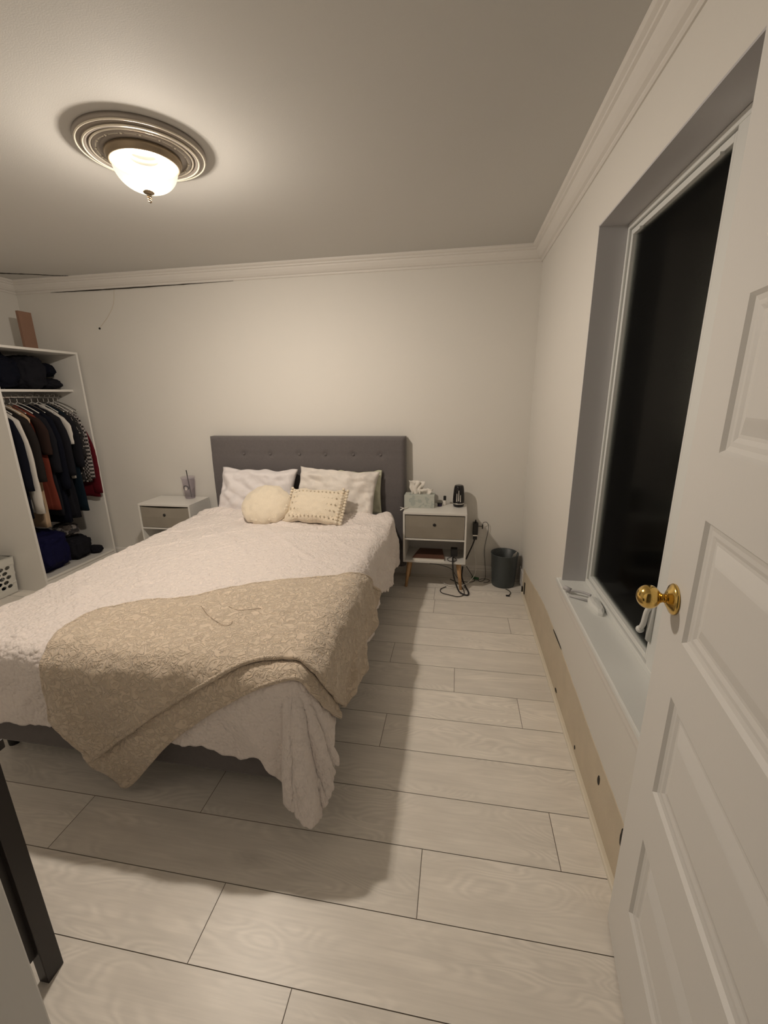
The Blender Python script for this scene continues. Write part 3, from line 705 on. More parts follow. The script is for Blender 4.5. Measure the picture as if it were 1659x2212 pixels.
for k in range(12):
    v = -0.135+k*0.27/11
    for xx in (0.218, 0.19, -0.22): obj('pompom', ball(bmesh.new(), (xx, v, 0.012+(0.02 if xx == 0.19 else 0)), 0.0115, sub=2), M['cream'], o2, smooth=True)
for r_ in range(5):
    for k in range(12): obj('bobble', ball(bmesh.new(), (-0.17+k*0.03, -0.105+r_*0.05, 0.058), 0.007, 1, 1, 0.8, sub=1), M['cream'], o2, smooth=True)

# ------------------------------------------------------------------ nightstands
NSZ = 0.635
def nightstand(x0, x1, yf, yb, label, sag):
    t = empty('nightstand', ((x0+x1)/2, (yf+yb)/2, 0), label, 'nightstand', 'nightstands beside the bed')
    inv = lambda o: setattr(o, 'location', -Vector(t.location))
    z0, z1, zm = 0.232, NSZ, 0.428; th = 0.014
    bm = bmesh.new(); box(bm, x0, x1, yf, yb, z1-0.018, z1); inv(obj('table_top', bm, M['furn'], t, bevel=0.002))
    for xa in (x0, x1-th):
        inv(obj('side_panel', B(xa, xa+th, yf, yb, z0, z1-0.018), M['furn'], t, bevel=0.001))
    inv(obj('shelf', B(x0+th, x1-th, yf, yb, zm-0.012, zm), M['furn'], t))
    inv(obj('shelf', B(x0+th, x1-th, yf, yb, z0, z0+0.014), M['furn'], t))
    inv(obj('back_panel', B(x0+th, x1-th, yb-0.006, yb, z0+0.014, z1-0.018), M['furn_in'], t))
    # fabric drawer, front edge sagging a little
    bm = bmesh.new(); n = 20; zt = z1-0.022; F = []; Bk = []
    for i in range(n+1):
        u = i/n; x = x0+th+0.003+(x1-x0-2*th-0.006)*u; dip = 0.004+sag*4*u*(1-u)
        F.append([(x, yf+0.004-0.004*math.sin(PI*u), zm+0.004), (x, yf+0.004-0.006*math.sin(PI*u), (zm+zt)/2), (x, yf+0.006, zt-dip)]); Bk.append([(x, yb-0.02, zm+0.004), (x, yb-0.02, (zm+zt)/2), (x, yb-0.02, zt-dip-0.01)])
    loft(bm, [[*f, *b[::-1]] for f, b in zip(F, Bk)]); d = obj('drawer', bm, M['drawer'], t, smooth=False); inv(d)
    bm = bmesh.new(); lathe(bm, [(0,0),(0.011,0),(0.012,0.004),(0.008,0.007),(0,0.007)], n=20)
    bmesh.ops.transform(bm, matrix=Matrix.Translation(((x0+x1)/2, yf-0.001, zm+0.115)) @ Matrix.Rotation(PI/2, 4, 'X'), verts=bm.verts[:])
    obj('drawer_pull', bm, M['black'], d, smooth=True)
    for sx in (-1, 1):
        for y in (yf+0.05, yb-0.05):
            xx = (x0+0.045) if sx < 0 else (x1-0.055)
            bm = bmesh.new(); tube(bm, [(xx+sx*0.028, y, 0.0), (xx, y, z0+0.002)], 0.018, 14, 0, taper=lambda u: 0.62+0.38*u); inv(obj('leg', bm, M['legw'], t, smooth=True))
    return t
nightstand(-0.395, 0.083, 3.075, 3.375, 'white nightstand with greige fabric drawer right of the bed, tissue box on top', 0.0)
nightstand(-2.655, -2.175, 3.075, 3.375, 'white nightstand with greige fabric drawer left of the bed, clear tumbler on top', 0.010)

# items on the right nightstand
t = empty('tissue_box', (-0.285, 3.27, NSZ), 'pale green tissue box with tissues pulled up, on the right nightstand', 'tissue box')
obj('carton', B(-0.117, 0.117, -0.06, 0.06, 0, 0.098), M['tissue_box'], t, bevel=0.002)
def tissue(bm, x, h, w, seed):
    rr = []
    for j in range(9):
        v = j/8; row = []
        for i in range(9):
            u = i/8-0.5; row.append((x+u*w*(0.9+0.9*v)+0.012*nz(v*3, seed), 0.030*nz(u*3+seed, v*2)+0.006*math.sin(u*9+seed), 0.09+h*v+0.012*nz(u*5, seed, 2)*v))
        rr.append(row)
    loft(bm, rr, close=False, caps=False)
bm = bmesh.new(); tissue(bm, -0.045, 0.115, 0.05, 1.0); tissue(bm, -0.005, 0.11, 0.05, 4.0); tissue(bm, 0.045, 0.05, 0.07, 7.0)
obj('tissues', bm, M['paper'], t, smooth=True, solid=0.001)
def bottle(name, x, y, r, h, capm, bodym, label, cap_h, cap_r):
    t = empty(name, (x, y, NSZ), label, 'bottle')
    bm = bmesh.new(); lathe(bm, [(0,0),(r*0.95,0),(r,0.003),(r,h*0.8),(r*0.6,h),(0,h)], n=24); obj('bottle_body', bm, bodym, t, smooth=True)
    bm = bmesh.new(); lathe(bm, [(cap_r,h-0.001),(cap_r,h+cap_h*0.9),(cap_r*0.8,h+cap_h),(0,h+cap_h)], n=24); obj('cap', bm, capm, t, smooth=True)
bottle('small_bottle', -0.091, 3.33, 0.014, 0.040, M['black'], M['paper'], 'tiny white bottle with tall black cap, on the nightstand beside the tissue box', 0.034, 0.011)
t = empty('small_jar', (-0.128, 3.285, NSZ), 'tiny dark purple jar next to the tissue box', 'jar')
bm = bmesh.new(); lathe(bm, [(0,0),(0.016,0),(0.018,0.003),(0.018,0.018),(0.0,0.018)], n=24); obj('jar_body', bm, mat('purple_glass', (0.03,0.015,0.06), 0.2), t, smooth=True)
bm = bmesh.new(); lathe(bm, [(0.019,0.018),(0.019,0.026),(0,0.027)], n=24); obj('lid', bm, M['black'], t, smooth=True)
# aroma diffuser
t = empty('aroma_diffuser', (0.018, 3.295, NSZ), 'glossy black tapered aroma diffuser with silver band, on the right nightstand', 'diffuser')
gb = mat('gloss_black', (0.008,0.007,0.008), 0.08)
bm = bmesh.new(); lathe(bm, [(0,0),(0.036,0),(0.040,0.004),(0.045,0.022),(0.045,0.026)], n=48); obj('base', bm, gb, t, smooth=True)
bm = bmesh.new(); lathe(bm, [(0.0455,0.025),(0.0465,0.027),(0.0465,0.030),(0.0455,0.032)], n=48); obj('silver_band', bm, M['silver'], t, smooth=True)
bm = bmesh.new(); lathe(bm, [(0.045,0.031),(0.0455,0.05),(0.044,0.09),(0.040,0.135),(0.037,0.155),(0.034,0.166),(0.028,0.171),(0.012,0.170),(0,0.168)], n=48); obj('tank', bm, gb, t, smooth=True)
bm = bmesh.new()
for dx, za, zb in ((-0.014,0.048,0.110),(0.0,0.052,0.135),(0.014,0.045,0.100)):
    rr = []
    for q in range(7):
        z = za+(zb-za)*q/6; rad = 0.0458-0.0055*max(0, z-0.05)/0.085; a0 = dx/rad; w = 0.0030*(1-0.5*q/6)/rad
        rr.append([(rad*math.sin(a0-w), -rad*math.cos(a0-w), z), (rad*math.sin(a0+w), -rad*math.cos(a0+w), z), ((rad+0.0012)*math.sin(a0+w), -(rad+0.0012)*math.cos(a0+w), z), ((rad+0.0012)*math.sin(a0-w), -(rad+0.0012)*math.cos(a0-w), z)])
    loft(bm, rr)
obj('white_marks', bm, M['paper'], t)  # white strokes painted in for bright light streaks on the tank
# crumpled wrapper at the left corner of the top
bm = bmesh.new(); tube(bm, [(-0.43,3.20,NSZ+0.004),(-0.405,3.15,NSZ+0.012),(-0.385,3.16,NSZ+0.006),(-0.37,3.20,NSZ+0.006)], 0.0035); tube(bm, [(-0.42,3.12,NSZ+0.002),(-0.40,3.14,NSZ+0.010),(-0.375,3.18,NSZ+0.006)], 0.005)
prop(obj('earphone_cable', bm, M['cordw'], smooth=True), 'short white cable hanging over the left corner of the right nightstand', 'cable')
# notebook and charger on the lower shelf
t = empty('notebook', (-0.20, 3.20, 0.246), 'brown covered notebook lying on the lower shelf of the right nightstand', 'notebook')
bm = bmesh.new(); loft(bm, [[(-0.125,-0.105,z),(0.125,-0.105,z),(0.10,0.11,z),(-0.085,0.11,z)] for z in (0.016,0.020)]); obj('cover', bm, M['note'], t)
bm = bmesh.new(); loft(bm, [[(-0.122,-0.102,z),(0.122,-0.102,z),(0.098,0.107,z),(-0.083,0.107,z)] for z in (0.0,0.016)]); obj('pages', bm, M['paper'], t)
ADAPT = t = empty('power_adapter', (-0.005, 3.16, 0.2475), 'black power adapter on the lower shelf of the right nightstand', 'charger')
obj('adapter_body', B(-0.026,0.026,-0.02,0.03,0.022,0.085), M['black'], t, bevel=0.005)
bm = bmesh.new(); tube(bm, [(0,0.01,0.024),(-0.02,0.0,0.012),(-0.05,-0.03,0.004),(-0.03,-0.07,0.004),(0.01,-0.065,0.004),(0.02,-0.03,0.004),(0.0,0.0,0.01),(0.015,0.02,0.03)], 0.0025); obj('short_lead', bm, M['cord'], t, smooth=True)

# tumbler on the left nightstand
t = empty('tumbler', (-2.315, 3.31, NSZ), 'clear plastic tumbler with black straw and round dark logo on the left nightstand', 'tumbler')
bm = bmesh.new(); lathe(bm, [(0,0.001),(0.036,0.001),(0.038,0.006),(0.052,0.178),(0.056,0.182)], n=40); obj('cup', bm, M['clear'], t, smooth=True, solid=0.003)
bm = bmesh.new(); lathe(bm, [(0.057,0.180),(0.059,0.186),(0.057,0.194),(0.048,0.196),(0,0.197)], n=40); obj('lid', bm, M['clear'], t, smooth=True)
bm = bmesh.new(); tube(bm, [(0.012,0.0,0.01),(-0.006,0.0,0.250)], 0.004, 10, 0); obj('straw', bm, M['black'], t, smooth=True)
ring_m = mat('logo_dark_green', (0.02,0.035,0.03), 0.5)
bm = bmesh.new(); rr = []
for q in range(25):
    a = R(-15)+R(210)*q/24
    row = []
    for rad in (0.019, 0.026):
        lx, lz = rad*math.cos(a), rad*math.sin(a); yy = -math.sqrt(max(0, 0.0468**2-lx*lx))
        row.append((lx, yy-0.001, 0.098+lz))
    rr.append(row)
loft(bm, rr, close=False, caps=False); obj('logo_ring', bm, ring_m, t, solid=0.001)
bm = bmesh.new(); ball(bm, (0,-0.0468,0.094), 0.015, 0.8, 0.06, 1.0); obj('logo_disc', bm, M['paper'], t, smooth=True)
for sx in (-1, 1): obj('logo_mark', ball(bmesh.new(), (sx*0.019,-0.0435,0.092), 0.005, 0.7, 0.3, 1.3, 1), ring_m, t, smooth=True)

# ------------------------------------------------------------------ waste bin
t = empty('waste_bin', (0.392, 3.275, 0), 'slate grey round plastic waste bin in the far right corner', 'bin')
bm = bmesh.new(); lathe(bm, [(0,0.004),(0.084,0.004),(0.086,0.0),(0.088,0.004),(0.092,0.05),(0.104,0.262),(0.108,0.268),(0.107,0.272),(0.101,0.268),(0.088,0.05),(0.083,0.012),(0,0.012)], n=56); obj('bin_body', bm, M['bin'], t, smooth=True)
bm = bmesh.new(); loft(bm, [[(0.03,-0.05,0.20),(0.07,-0.03,0.21),(0.07,-0.028,0.21),(0.03,-0.048,0.20)],[(0.06,-0.055,0.28),(0.095,-0.02,0.30),(0.095,-0.018,0.30),(0.06,-0.053,0.28)]])
o = obj('paper_scrap', bm, M['paper']); o.location = (0.392, 3.275, 0); prop(o, 'crumpled pale paper sticking out of the waste bin', 'paper')

# ------------------------------------------------------------------ outlet, plugs and cords
YW = YB-0.001
t = empty('wall_outlet', (0.185, YW, 0.41), 'white wall outlet plate behind the right nightstand plugs', 'outlet')
obj('plate', B(-0.035,0.035,-0.005,0.0,-0.058,0.058), M['trim'], t, bevel=0.002)
PLUG = t = empty('plug_adapter', (0.160, YW-0.006, 0.44), 'black plug adapter stacked in the wall outlet right of the nightstand', 'plug')
obj('plug_body', B(-0.021,0.021,-0.05,0.0,-0.055,0.045), M['black'], t, bevel=0.005)
obj('plug_ring', B(-0.018,0.018,-0.046,-0.004,-0.065,-0.056), M['silver'], t)
obj('plug_lower', B(-0.016,0.016,-0.044,-0.004,-0.098,-0.066), M['black'], t, bevel=0.004)
bm = bmesh.new(); tube(bm, [(0,-0.025,0.044),(0.0,-0.025,0.068)], 0.009, 10, 0, taper=lambda u: 1-0.6*u); obj('plug_tip', bm, M['black'], t, smooth=True)
bm = bmesh.new(); tube(bm, [(0.02,-0.02,0.012),(0.055,-0.02,0.012)], 0.003, 8, 0); tube(bm, [(0.056,-0.02,0.028),(0.056,-0.02,-0.008)], 0.0045, 8, 0); obj('side_prong', bm, M['black'], t, smooth=True)
def cord(name, pts, r, m, label, parent=None):
    bm = bmesh.new(); tube(bm, pts, r, 8, 10); o = obj(name, bm, m, parent, smooth=True)
    if parent: o.location = -Vector(parent.location); return o
    return prop(o, label, 'cable', 'cables around the right nightstand')
cord('cord', [(0.158,3.365,0.345),(0.145,3.36,0.30),(0.115,3.36,0.22),(0.095,3.35,0.17)], 0.0055, M['cord'], None, PLUG)
cord('cord', [(-0.012,3.13,0.268),(-0.012,3.05,0.25),(0.0,3.03,0.15),(0.035,3.06,0.03),(0.065,3.04,0.008),(0.105,3.02,0.008),(0.115,3.07,0.008),(0.09,3.18,0.012),(0.065,3.30,0.03),(0.07,3.36,0.10)], 0.006, M['cord'], None, ADAPT)
cord('white_cable', [(0.150,3.37,0.33),(0.165,3.36,0.22),(0.175,3.34,0.14),(0.165,3.28,0.06),(0.10,3.20,0.02),(0.02,3.16,0.008),(-0.05,3.18,0.008),(-0.10,3.24,0.010),(-0.115,3.28,0.010)], 0.0032, M['cordw'], 'thin white cord curving from the outlet to the floor under the nightstand')
cord('thin_cable', [(0.217,3.378,0.462),(0.222,3.37,0.485),(0.245,3.375,0.488),(0.262,3.38,0.46),(0.262,3.385,0.40),(0.245,3.38,0.30),(0.242,3.38,0.22),(0.252,3.37,0.12),(0.255,3.33,0.02),(0.22,3.29,0.006),(0.20,3.31,0.006),(0.235,3.34,0.008),(0.285,3.33,0.006),(0.28,3.29,0.006),(0.24,3.27,0.006)], 0.002, M['cord'], 'thin dark cord arching over from the outlet and dropping down the wall to the floor')
cord('floor_cable', [(-0.06,3.15,0.006),(-0.10,3.10,0.006),(-0.09,3.04,0.006),(-0.03,3.01,0.006),(0.03,2.99,0.006),(0.075,3.02,0.006),(0.08,3.10,0.006),(0.04,3.22,0.006),(-0.03,3.30,0.006)], 0.003, M['cord'], 'thin dark cord lying in a loop on the floor before the nightstand')
cord('shelf_cable', [(-0.19,3.085,0.225),(-0.10,3.06,0.226),(-0.02,3.055,0.20),(0.02,3.10,0.12),(0.06,3.2,0.04),(0.13,3.26,0.008),(0.17,3.30,0.008),(0.15,3.34,0.03),(0.10,3.37,0.10)], 0.0025, M['cord'], 'thin dark cord hanging across the front of the lower nightstand shelf')
cord('bin_cable', [(0.405,3.17,0.006),(0.425,3.15,0.006),(0.435,3.11,0.006),(0.420,3.07,0.006)], 0.003, M['cord'], 'short dark cord poking out from under the waste bin')
bm = bmesh.new(); box(bm, 0.395, 0.423, 3.052, 3.068, 0.001, 0.009)
prop(obj('cord_plug', bm, M['black'], bevel=0.002), 'tiny black connector at the end of the cord by the waste bin', 'connector')
bm = bmesh.new(); box(bm, -0.03, 0.03, -0.012, 0.012, 0, 0.016); o = obj('cable_splitter', bm, M['green'], bevel=0.004); o.location = (0.175, 3.325, 0.010); o.rotation_euler = (0,0,-0.5)
prop(o, 'small dark green connector among the cords beside the nightstand', 'connector')

# floor vent opening in the wall near the corner
t = empty('wall_vent', (XR-0.004, 3.10, 0.0), 'torn cover plate low on the right wall near the waste bin', 'vent')
obj('cover_plate', B(-0.006,0.003,0.06,0.22,0.03,0.15), M['furn_in'], t)
obj('slot', B(-0.004,0.0025,-0.055,-0.035,0.03,0.12), M['crack'], t)
o = obj('wall_gap', B(XR-0.012, XR-0.002, 3.125, 3.15, 0.0, 0.05), M['crack'], None); prop(o, 'small dark gap at the end of the cream floor strip near the waste bin', 'gap')

# cracks: ceiling edge, crown edge, bare band holes
XC = XL
c1 = ribbon('ceiling_crack', [(-3.13,3.318,CEIL-0.0015),(-3.22,3.292,CEIL-0.0015),(-3.39,3.21,CEIL-0.0015),(-3.568,3.141,CEIL-0.0015),(-3.66,3.10,CEIL-0.0015)], 0.014, (0,0,1), wf=lambda u: 0.25+0.9*u)
prop(c1, 'jagged black crack along the ceiling above the wardrobe', 'crack')
c2 = ribbon('crown_gap', [(-3.40,YB-0.0075,CEIL-H-0.001),(-2.9,YB-0.0075,CEIL-H-0.003),(-2.3,YB-0.0075,CEIL-H-0.002),(-1.75,YB-0.0075,CEIL-H)], 0.0035, (0,1,0), wf=lambda u: 0.2+1.0*math.sin(PI*min(1,u*1.1)))
prop(c2, 'thin dark gap under the crown moulding on the back wall', 'crack')
bm = bmesh.new(); tube(bm, [(-2.80,YB-0.004,CEIL-H-0.01),(-2.83,YB-0.004,2.24),(-2.90,YB-0.004,2.15),(-2.985,YB-0.004,2.075)], 0.0012, 6, 6)
prop(obj('wall_hairline', bm, M['raw'], smooth=True), 'faint hairline running down the back wall from the moulding', 'crack')
bm = bmesh.new(); lathe(bm, [(0,0),(0.009,0),(0.008,0.004),(0,0.005)], n=14); bmesh.ops.transform(bm, matrix=Matrix.Translation((-3.0,YB,2.062)) @ Matrix.Rotation(PI/2,4,'X'), verts=bm.verts[:])
prop(obj('nail', bm, M['dark'], smooth=True), 'dark nail head high on the back wall left of the bed', 'nail')
for k, (y, z, ly, lz) in enumerate(((1.302,0.173,0.010,0.020),(1.085,0.188,0.008,0.030),(2.03,0.286,0.09,0.004),(1.58,0.045,0.008,0.010),(1.95,0.040,0.02,0.008))):
    bm = bmesh.new(); n = 12
    V = [(y+ly*math.cos(2*PI*q/n)*(1+0.5*nz(q*1.3,k)), z+lz*math.sin(2*PI*q/n)*(1+0.5*nz(q*1.9,k+5))) for q in range(n)]
    loft(bm, [[(XR-0.0022,a,b) for a, b in V],[(XR-0.0040,a,b) for a, b in V]])
    prop(obj('drywall_hole', bm, M['crack']), ['dark chipped hole in the bare wall band below the window, second from the door edge','dark chipped slot in the bare wall band right at the door edge','long dark scrape along the top of the bare wall band','small dark chip above the floor strip beside the bed foot','small dark chip above the floor strip under the window corner'][k], 'hole', 'chips in the bare band of the right wall')

# ------------------------------------------------------------------ wardrobe
WXf, WXb, WYn, WYf, WH = -3.22, -3.73, 2.625, 3.355, 1.875
def wardrobe():
    t = empty('wardrobe', ((WXf+WXb)/2, (WYn+WYf)/2, 0), 'open white wardrobe without doors, full of dark clothes, in the far left corner', 'wardrobe')
    inv = lambda o: setattr(o, 'location', -Vector(t.location)); th = 0.018
    for y in (WYn, WYf-th): inv(obj('side_panel', B(WXb, WXf, y, y+th, 0, WH-th), M['furn'], t, bevel=0.001))
    inv(obj('top_panel', B(WXb, WXf, WYn, WYf, WH-th, WH), M['furn'], t, bevel=0.001))
    inv(obj('back_panel', B(WXb, WXb+0.006, WYn+th, WYf-th, 0.0, WH-th), M['furn_in'], t))
    inv(obj('bottom_panel', B(WXb+0.006, WXf-0.004, WYn+th, WYf-th, 0.085, 0.103), M['furn'], t))
    inv(obj('plinth', B(WXf-0.03, WXf-0.012, WYn+th, WYf-th, 0.0, 0.085), M['furn'], t))
    inv(obj('shelf', B(WXb+0.006, WXf-0.10, WYn+th, WYf-th, 1.555, 1.573), M['furn'], t))
    bm = bmesh.new(); tube(bm, [(-3.46, WYn+th, 1.515), (-3.46, WYf-th, 1.515)], 0.012, 12, 0); inv(obj('rail', bm, M['rod'], t, smooth=True))
wardrobe()
def garment_bm(bw, blen, th, seed, shoulder=0.20, neck=0.06):
    bm = bmesh.new(); rings = []; n = 36
    zs = [(0.0, neck*0.8, 0.3), (-0.02, neck, 0.5), (-0.045, 0.12, 0.7), (-0.075, shoulder*0.85, 0.9), (-0.105, shoulder, 1.0)]
    m = 16
    for k in range(1, m+1): zs.append((-0.105-(blen-0.105)*k/m, shoulder*0.94+(bw-shoulder*0.94)*k/m, 1.0))
    for z, w, tt in zs:
        r = []
        for q in range(n):
            a = 2*PI*q/n; f = 1+0.10*math.sin(a*5+seed)*min(1, -z*3)
            x = w*math.copysign(abs(math.cos(a))**0.8, math.cos(a))*f + 0.012*nz(z*5, a, seed)
            y = th*math.copysign(abs(math.sin(a))**0.7, math.sin(a))*tt*(1+0.35*math.sin(x*38+seed+z*3)*min(1, -z*2.5))
            r.append((x, y, z+(0.008*nz(a*2, seed) if z < -blen+0.01 else 0)))
        rings.append(r)
    return loft(bm, rings)
def sleeve_bm(s, length, th, seed, shoulder=0.20):
    bm = bmesh.new(); rings = []; n = 16; m = 10
    for k in range(m+1):
        v = k/m; cx = s*(shoulder*0.86+0.055*math.sin(min(1, v*2.5)*PI/2)+0.01*v); cz = -0.085-length*v; w = 0.062-0.018*v
        rings.append([(cx+w*math.cos(2*PI*q/n)+0.006*nz(v*6, q, seed), -0.004+th*0.95*math.sin(2*PI*q/n), cz-0.03*s*math.cos(2*PI*q/n)*(1-v)) for q in range(n)])
    return loft(bm, rings)
blackc = mat('black_cotton', (0.012,0.012,0.016), 0.9, bump=0.3, bscale=60, spec=0.12)
navy = mat('navy_cotton', (0.005,0.006,0.012), 0.9, bump=0.3, bscale=60, spec=0.12)
char = mat('charcoal_knit', (0.02,0.017,0.016), 0.95, bump=0.4, bscale=90, spec=0.12)
whitec = mat('white_cotton', (0.60,0.57,0.53), 0.9, bump=0.3, bscale=40, spec=0.12)
rust = mat('rust_cotton', (0.16,0.035,0.022), 0.9, bump=0.3, bscale=40, var=0.15, spec=0.12)
brownc = mat('brown_wool', (0.03,0.017,0.014), 0.95, bump=0.3, bscale=60, spec=0.12)
creamc = mat('cream_trousers', (0.50,0.37,0.25), 0.9, bump=0.3, bscale=40, spec=0.12)
redc = mat('crimson_cotton', (0.10,0.008,0.014), 0.9, spec=0.12)
teal = mat('dark_teal_cotton', (0.007,0.015,0.024), 0.9, spec=0.12)
hound = mk_pattern('black_white_check', (0.015,0.012,0.012), (0.34,0.31,0.30), 60)
printb = mk_pattern('black_print', (0.012,0.011,0.012), (0.42,0.38,0.34), 34, 'noise', 0.62)
gs = [ # y, body mat, sleeve mat, bw, blen, sleeve len, th, label
 (2.685, navy, navy, 0.20, 0.86, 0.55, 0.022, 'navy long top, nearest garment on the wardrobe rail'),
 (2.735, whitec, whitec, 0.19, 0.82, 0.74, 0.020, 'off-white long-sleeved shirt near the left end of the wardrobe rail'),
 (2.790, char, char, 0.20, 0.84, 0.50, 0.026, 'charcoal sweater hanging right of the off-white shirt'),
 (2.845, creamc, None, 0.16, 0.98, 0, 0.016, 'cream trousers whose cuffs hang lowest on the rail'),
 (2.890, rust, brownc, 0.22, 0.84, 0.30, 0.024, 'rust red garment with brown shoulders in the middle of the rail'),
 (2.945, blackc, blackc, 0.20, 0.90, 0.45, 0.026, 'black coat hanging right of the rust red garment'),
 (3.005, navy, navy, 0.22, 0.98, 0.60, 0.028, 'long dark navy coat in the middle of the rail'),
 (3.065, blackc, blackc, 0.23, 0.96, 0.50, 0.026, 'black jacket left of the white short-sleeved tee'),
 (3.120, whitec, whitec, 0.20, 0.62, 0.24, 0.018, 'white tee with a short sleeve showing right of the black jacket'),
 (3.170, teal, blackc, 0.22, 0.92, 0.44, 0.022, 'dark teal garment reaching low near the right end of the rail'),
 (3.215, printb, printb, 0.22, 0.66, 0.36, 0.020, 'black top with pale print on the shoulder near the rail right end'),
 (3.262, hound, hound, 0.22, 0.68, 0.56, 0.018, 'black and white checked top near the right end of the rail'),
 (3.302, redc, redc, 0.22, 0.70, 0.58, 0.015, 'crimson top, last garment against the right panel'),
]
for k, (y, bmt, smt, bw, bl, sl, th, lab) in enumerate(gs):
    g = empty('hanging_garment', (-3.46, y, 1.455 if k < 12 else 1.33), lab, 'garment', 'clothes hanging on the wardrobe rail', rz=R(random.uniform(-3, 3)))
    obj('garment_body', garment_bm(bw, bl, th, k*1.7), bmt, g, smooth=True)
    if smt:
        for s in (-1, 1): obj('sleeve', sleeve_bm(s, sl, th, k+s), smt, g, smooth=True)
    bm = bmesh.new(); hm = M['cordw'] if k % 3 else M['rod']
    tube(bm, [(0,0,0.012),(0.0,0,0.045),(0.016,0,0.055),(0.021,0,0.068),(0.0,0,0.0765),(-0.016,0,0.066)], 0.0022, 6, 6)
    tube(bm, [(0,0,0.012),(0.09,0,-0.022),(0.18,0,-0.070)], 0.004, 6, 4); tube(bm, [(0,0,0.012),(-0.09,0,-0.022),(-0.18,0,-0.070)], 0.004, 6, 4)
    h = obj('clothes_hanger', bm, hm, smooth=True); h.location = (g.location.x, g.location.y, 1.455); h.rotation_euler = g.rotation_euler
    h.location.z += 0.006
    prop(h, 'thin hanger on the wardrobe rail holding the '+lab.split(',')[0].split(' hanging')[0].split(' whose')[0].split(' in the middle')[0].split(' near the')[0].split(' left of')[0].split(' with')[0].split(' reaching')[0], 'hanger', 'hangers on the wardrobe rail')
def lump(name, c, s, m, label, cat, seed, p=0.6):
    bm = bmesh.new(); res = bmesh.ops.create_icosphere(bm, subdivisions=5, radius=1)
    for v in res['verts']:
        x, y, z = v.co; f = 1+0.16*nz(x*2+seed, y*2, z*2)+0.08*nz(x*5, y*5+seed, z*5)+0.03*nz(x*14, y*14, z*14)
        x, y, z = [math.copysign(abs(q)**p, q) for q in (x, y, z)]
        v.co = Vector((x*s[0]*f, y*s[1]*f, max(-s[2], z*s[2]*f)))
    o = obj(name, bm, m, smooth=True); o.location = (c[0], c[1], c[2]+s[2]); return prop(o, label, cat)
zs = 1.5735
lump('folded_clothes', (-3.50, 2.80, zs), (0.19, 0.13, 0.130), navy, 'dark navy folded clothes filling the near end of the wardrobe shelf', 'clothes', 1.0)
lump('folded_clothes', (-3.47, 3.03, zs), (0.16, 0.125, 0.125), blackc, 'black bundle of clothes in the middle of the wardrobe shelf', 'clothes', 3.0)
lump('cap', (-3.435, 3.215, zs), (0.105, 0.085, 0.045), blackc, 'black cap lying at the right end of the wardrobe shelf', 'hat', 5.0, 0.9)
lump('rolled_garment', (-3.46, 3.215, zs+0.10), (0.10, 0.075, 0.055), navy, 'navy rolled garment on top of the pile at the right end of the shelf', 'clothes', 8.0, 0.8)
lump('duffel_bag', (-3.45, 2.815, 0.1035), (0.20, 0.155, 0.165), mat('royal_blue_fabric', (0.006,0.006,0.034), 0.85, bump=0.3, bscale=30, spec=0.12), 'dark blue bag standing on the wardrobe floor', 'bag', 2.0)
lump('black_bag', (-3.44, 3.10, 0.1035), (0.15, 0.11, 0.10), blackc, 'black bag on the wardrobe floor right of the blue bag', 'bag', 7.0)
lump('patterned_scarf', (-3.44, 3.09, 0.306), (0.10, 0.085, 0.065), mk_pattern('floral_grey', (0.03,0.028,0.03), (0.20,0.18,0.17), 22, 'noise', 0.52), 'grey patterned scarf bundled on top of the black bag', 'scarf', 9.0, 0.9)
lump('shoe', (-3.33, 3.235, 0.1035), (0.075, 0.05, 0.035), blackc, 'black shoe at the right end of the wardrobe floor', 'shoe', 11.0, 0.8)
o = obj('cardboard_strip', B(-0.012, 0.012, -0.055, 0.055, 0, 0.305), M['card']); o.location = (-3.50, 3.20, WH); prop(o, 'upright brown cardboard strip standing on top of the wardrobe', 'cardboard')

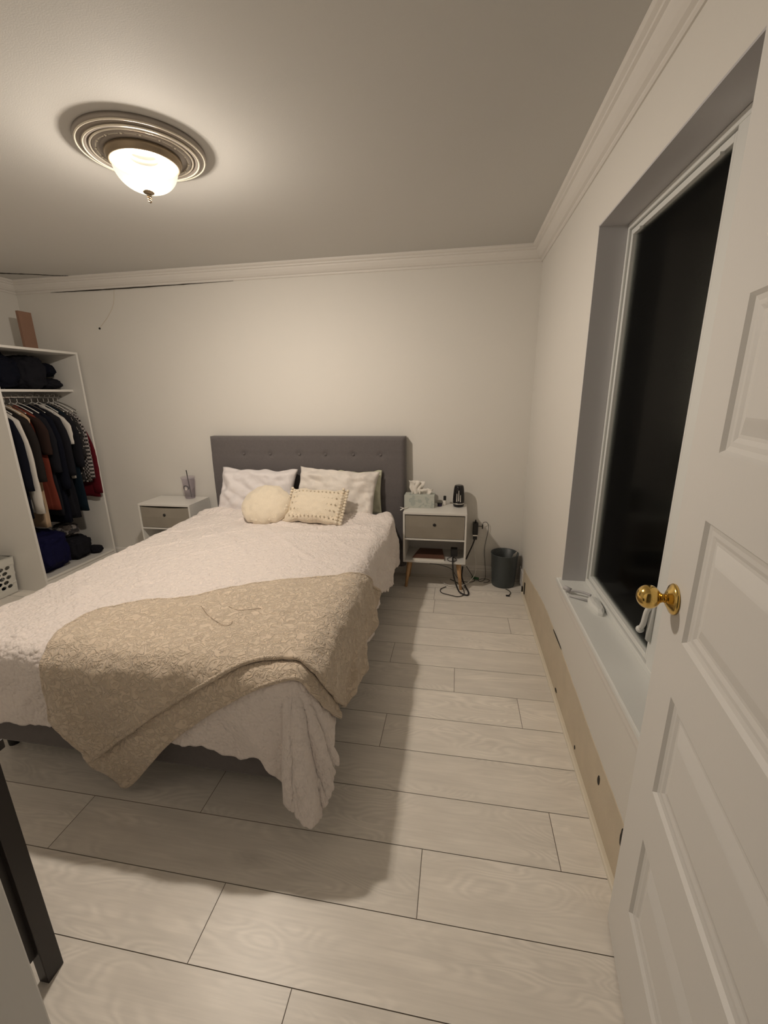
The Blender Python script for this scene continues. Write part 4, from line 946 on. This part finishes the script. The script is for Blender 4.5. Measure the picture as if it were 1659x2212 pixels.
# ------------------------------------------------------------------ laundry basket
def basket():
    t = empty('laundry_basket', (-3.60, 2.36, 0), 'white plastic laundry basket with oval holes beside the wardrobe', 'basket')
    x1b, x1t, yn, yf, Hb = 0.125, 0.145, -0.25, 0.235, 0.30
    def panel(p00, p10, p01, p11, nc, nr):
        bm = bmesh.new(); P = lambda u, v: (Vector(p00)*(1-u)+Vector(p10)*u)*(1-v)+(Vector(p01)*(1-u)+Vector(p11)*u)*v
        m0, m1, mu = 0.16, 0.20, 0.05
        def quad(u0, u1, v0, v1): bm.faces.new([bm.verts.new(P(*q)) for q in ((u0,v0),(u1,v0),(u1,v1),(u0,v1))])
        quad(0, 1, 0, m0); quad(0, 1, 1-m1, 1); 
        du = (1-2*mu)/nc; dv = (1-m0-m1)/nr
        for r in range(nr):
            sh = 0.5*du if r % 2 else 0; v0 = m0+r*dv
            quad(0, mu+sh, v0, v0+dv); k = nc-1 if r % 2 else nc; quad(mu+sh+k*du, 1, v0, v0+dv)
            for c in range(k):
                u0 = mu+sh+c*du; cu, cv = u0+du/2, v0+dv/2; n = 16; o_, i_ = [], []
                for q in range(n):
                    a = 2*PI*q/n; ca, sa = math.cos(a), math.sin(a); f = 1/max(abs(ca), abs(sa))
                    o_.append(bm.verts.new(P(cu+ca*f*du/2, cv+sa*f*dv/2))); i_.append(bm.verts.new(P(cu+ca*du*0.40, cv+sa*dv*0.40)))
                for q in range(n): bm.faces.new((o_[q], o_[(q+1)%n], i_[(q+1)%n], i_[q]))
        bmesh.ops.remove_doubles(bm, verts=bm.verts[:], dist=1e-5); return bm
    obj('side_wall', panel((x1b,yn,0.004),(x1b,yf,0.004),(x1t,yn-0.02,Hb),(x1t,yf+0.01,Hb), 9, 5), M['basket'], t, solid=0.004)
    obj('side_wall', panel((-x1b,yn,0.004),(-x1b,yf,0.004),(-x1t,yn-0.02,Hb),(-x1t,yf+0.01,Hb), 9, 5), M['basket'], t, solid=0.004)
    obj('end_wall', panel((-x1b,yn,0.004),(x1b,yn,0.004),(-x1t,yn-0.02,Hb),(x1t,yn-0.02,Hb), 5, 5), M['basket'], t, solid=0.004)
    obj('end_wall', panel((-x1b,yf,0.004),(x1b,yf,0.004),(-x1t,yf+0.01,Hb),(x1t,yf+0.01,Hb), 5, 5), M['basket'], t, solid=0.004)
    obj('basket_bottom', B(-x1b,x1b,yn,yf,0.002,0.008), M['basket'], t)
    bm = bmesh.new(); tube(bm, [(x1t,yn-0.02,Hb),(x1t,yf+0.01,Hb),(-x1t,yf+0.01,Hb),(-x1t,yn-0.02,Hb),(x1t,yn-0.02,Hb)], 0.006, 8, 0); obj('rim', bm, M['basket'], t, smooth=True)
    lump('laundry', (-3.60, 2.34, 0.010), (0.112, 0.20, 0.085), blackc, 'dark laundry inside the white basket', 'laundry', 13.0, 0.45)
    lump('grey_towel', (-3.60, 2.36, 0.18), (0.105, 0.17, 0.085), M['grey'], 'grey cloth heaped at the top of the white laundry basket', 'towel', 14.0, 0.8)
basket()

# ------------------------------------------------------------------ dark table just inside the doorway, left
def table():
    t = empty('console_table', (-1.25, 0.42, 0), 'dark brown wooden table leg and side rail just inside the doorway at lower left', 'table')
    inv = lambda o: setattr(o, 'location', -Vector(t.location))
    for x in (-1.50, -1.057):
        for y in (0.215, 0.588):
            inv(obj('leg', B(x, x+0.030, y, y+0.045, 0.0, 0.72), M['dark'], t, bevel=0.002))
    inv(obj('side_panel', B(-1.057, -1.042, 0.26, 0.588, 0.10, 0.72), M['dark'], t))
    inv(obj('side_panel', B(-1.48, -1.464, 0.26, 0.588, 0.10, 0.72), M['dark'], t))
    inv(obj('back_panel', B(-1.470, -1.057, 0.60, 0.616, 0.30, 0.72), M['dark'], t))
    inv(obj('table_top', B(-1.52, -1.015, 0.205, 0.645, 0.72, 0.745), M['dark'], t, bevel=0.003))
table()

for o in C.objects:
    if o.parent is None and o.name.startswith('bed_pillow'): o['group'] = 'pillows leaning on the headboard'
    if o.parent is None and o.name.startswith('folded_clothes'): o['group'] = 'clothes piled on the wardrobe shelf'
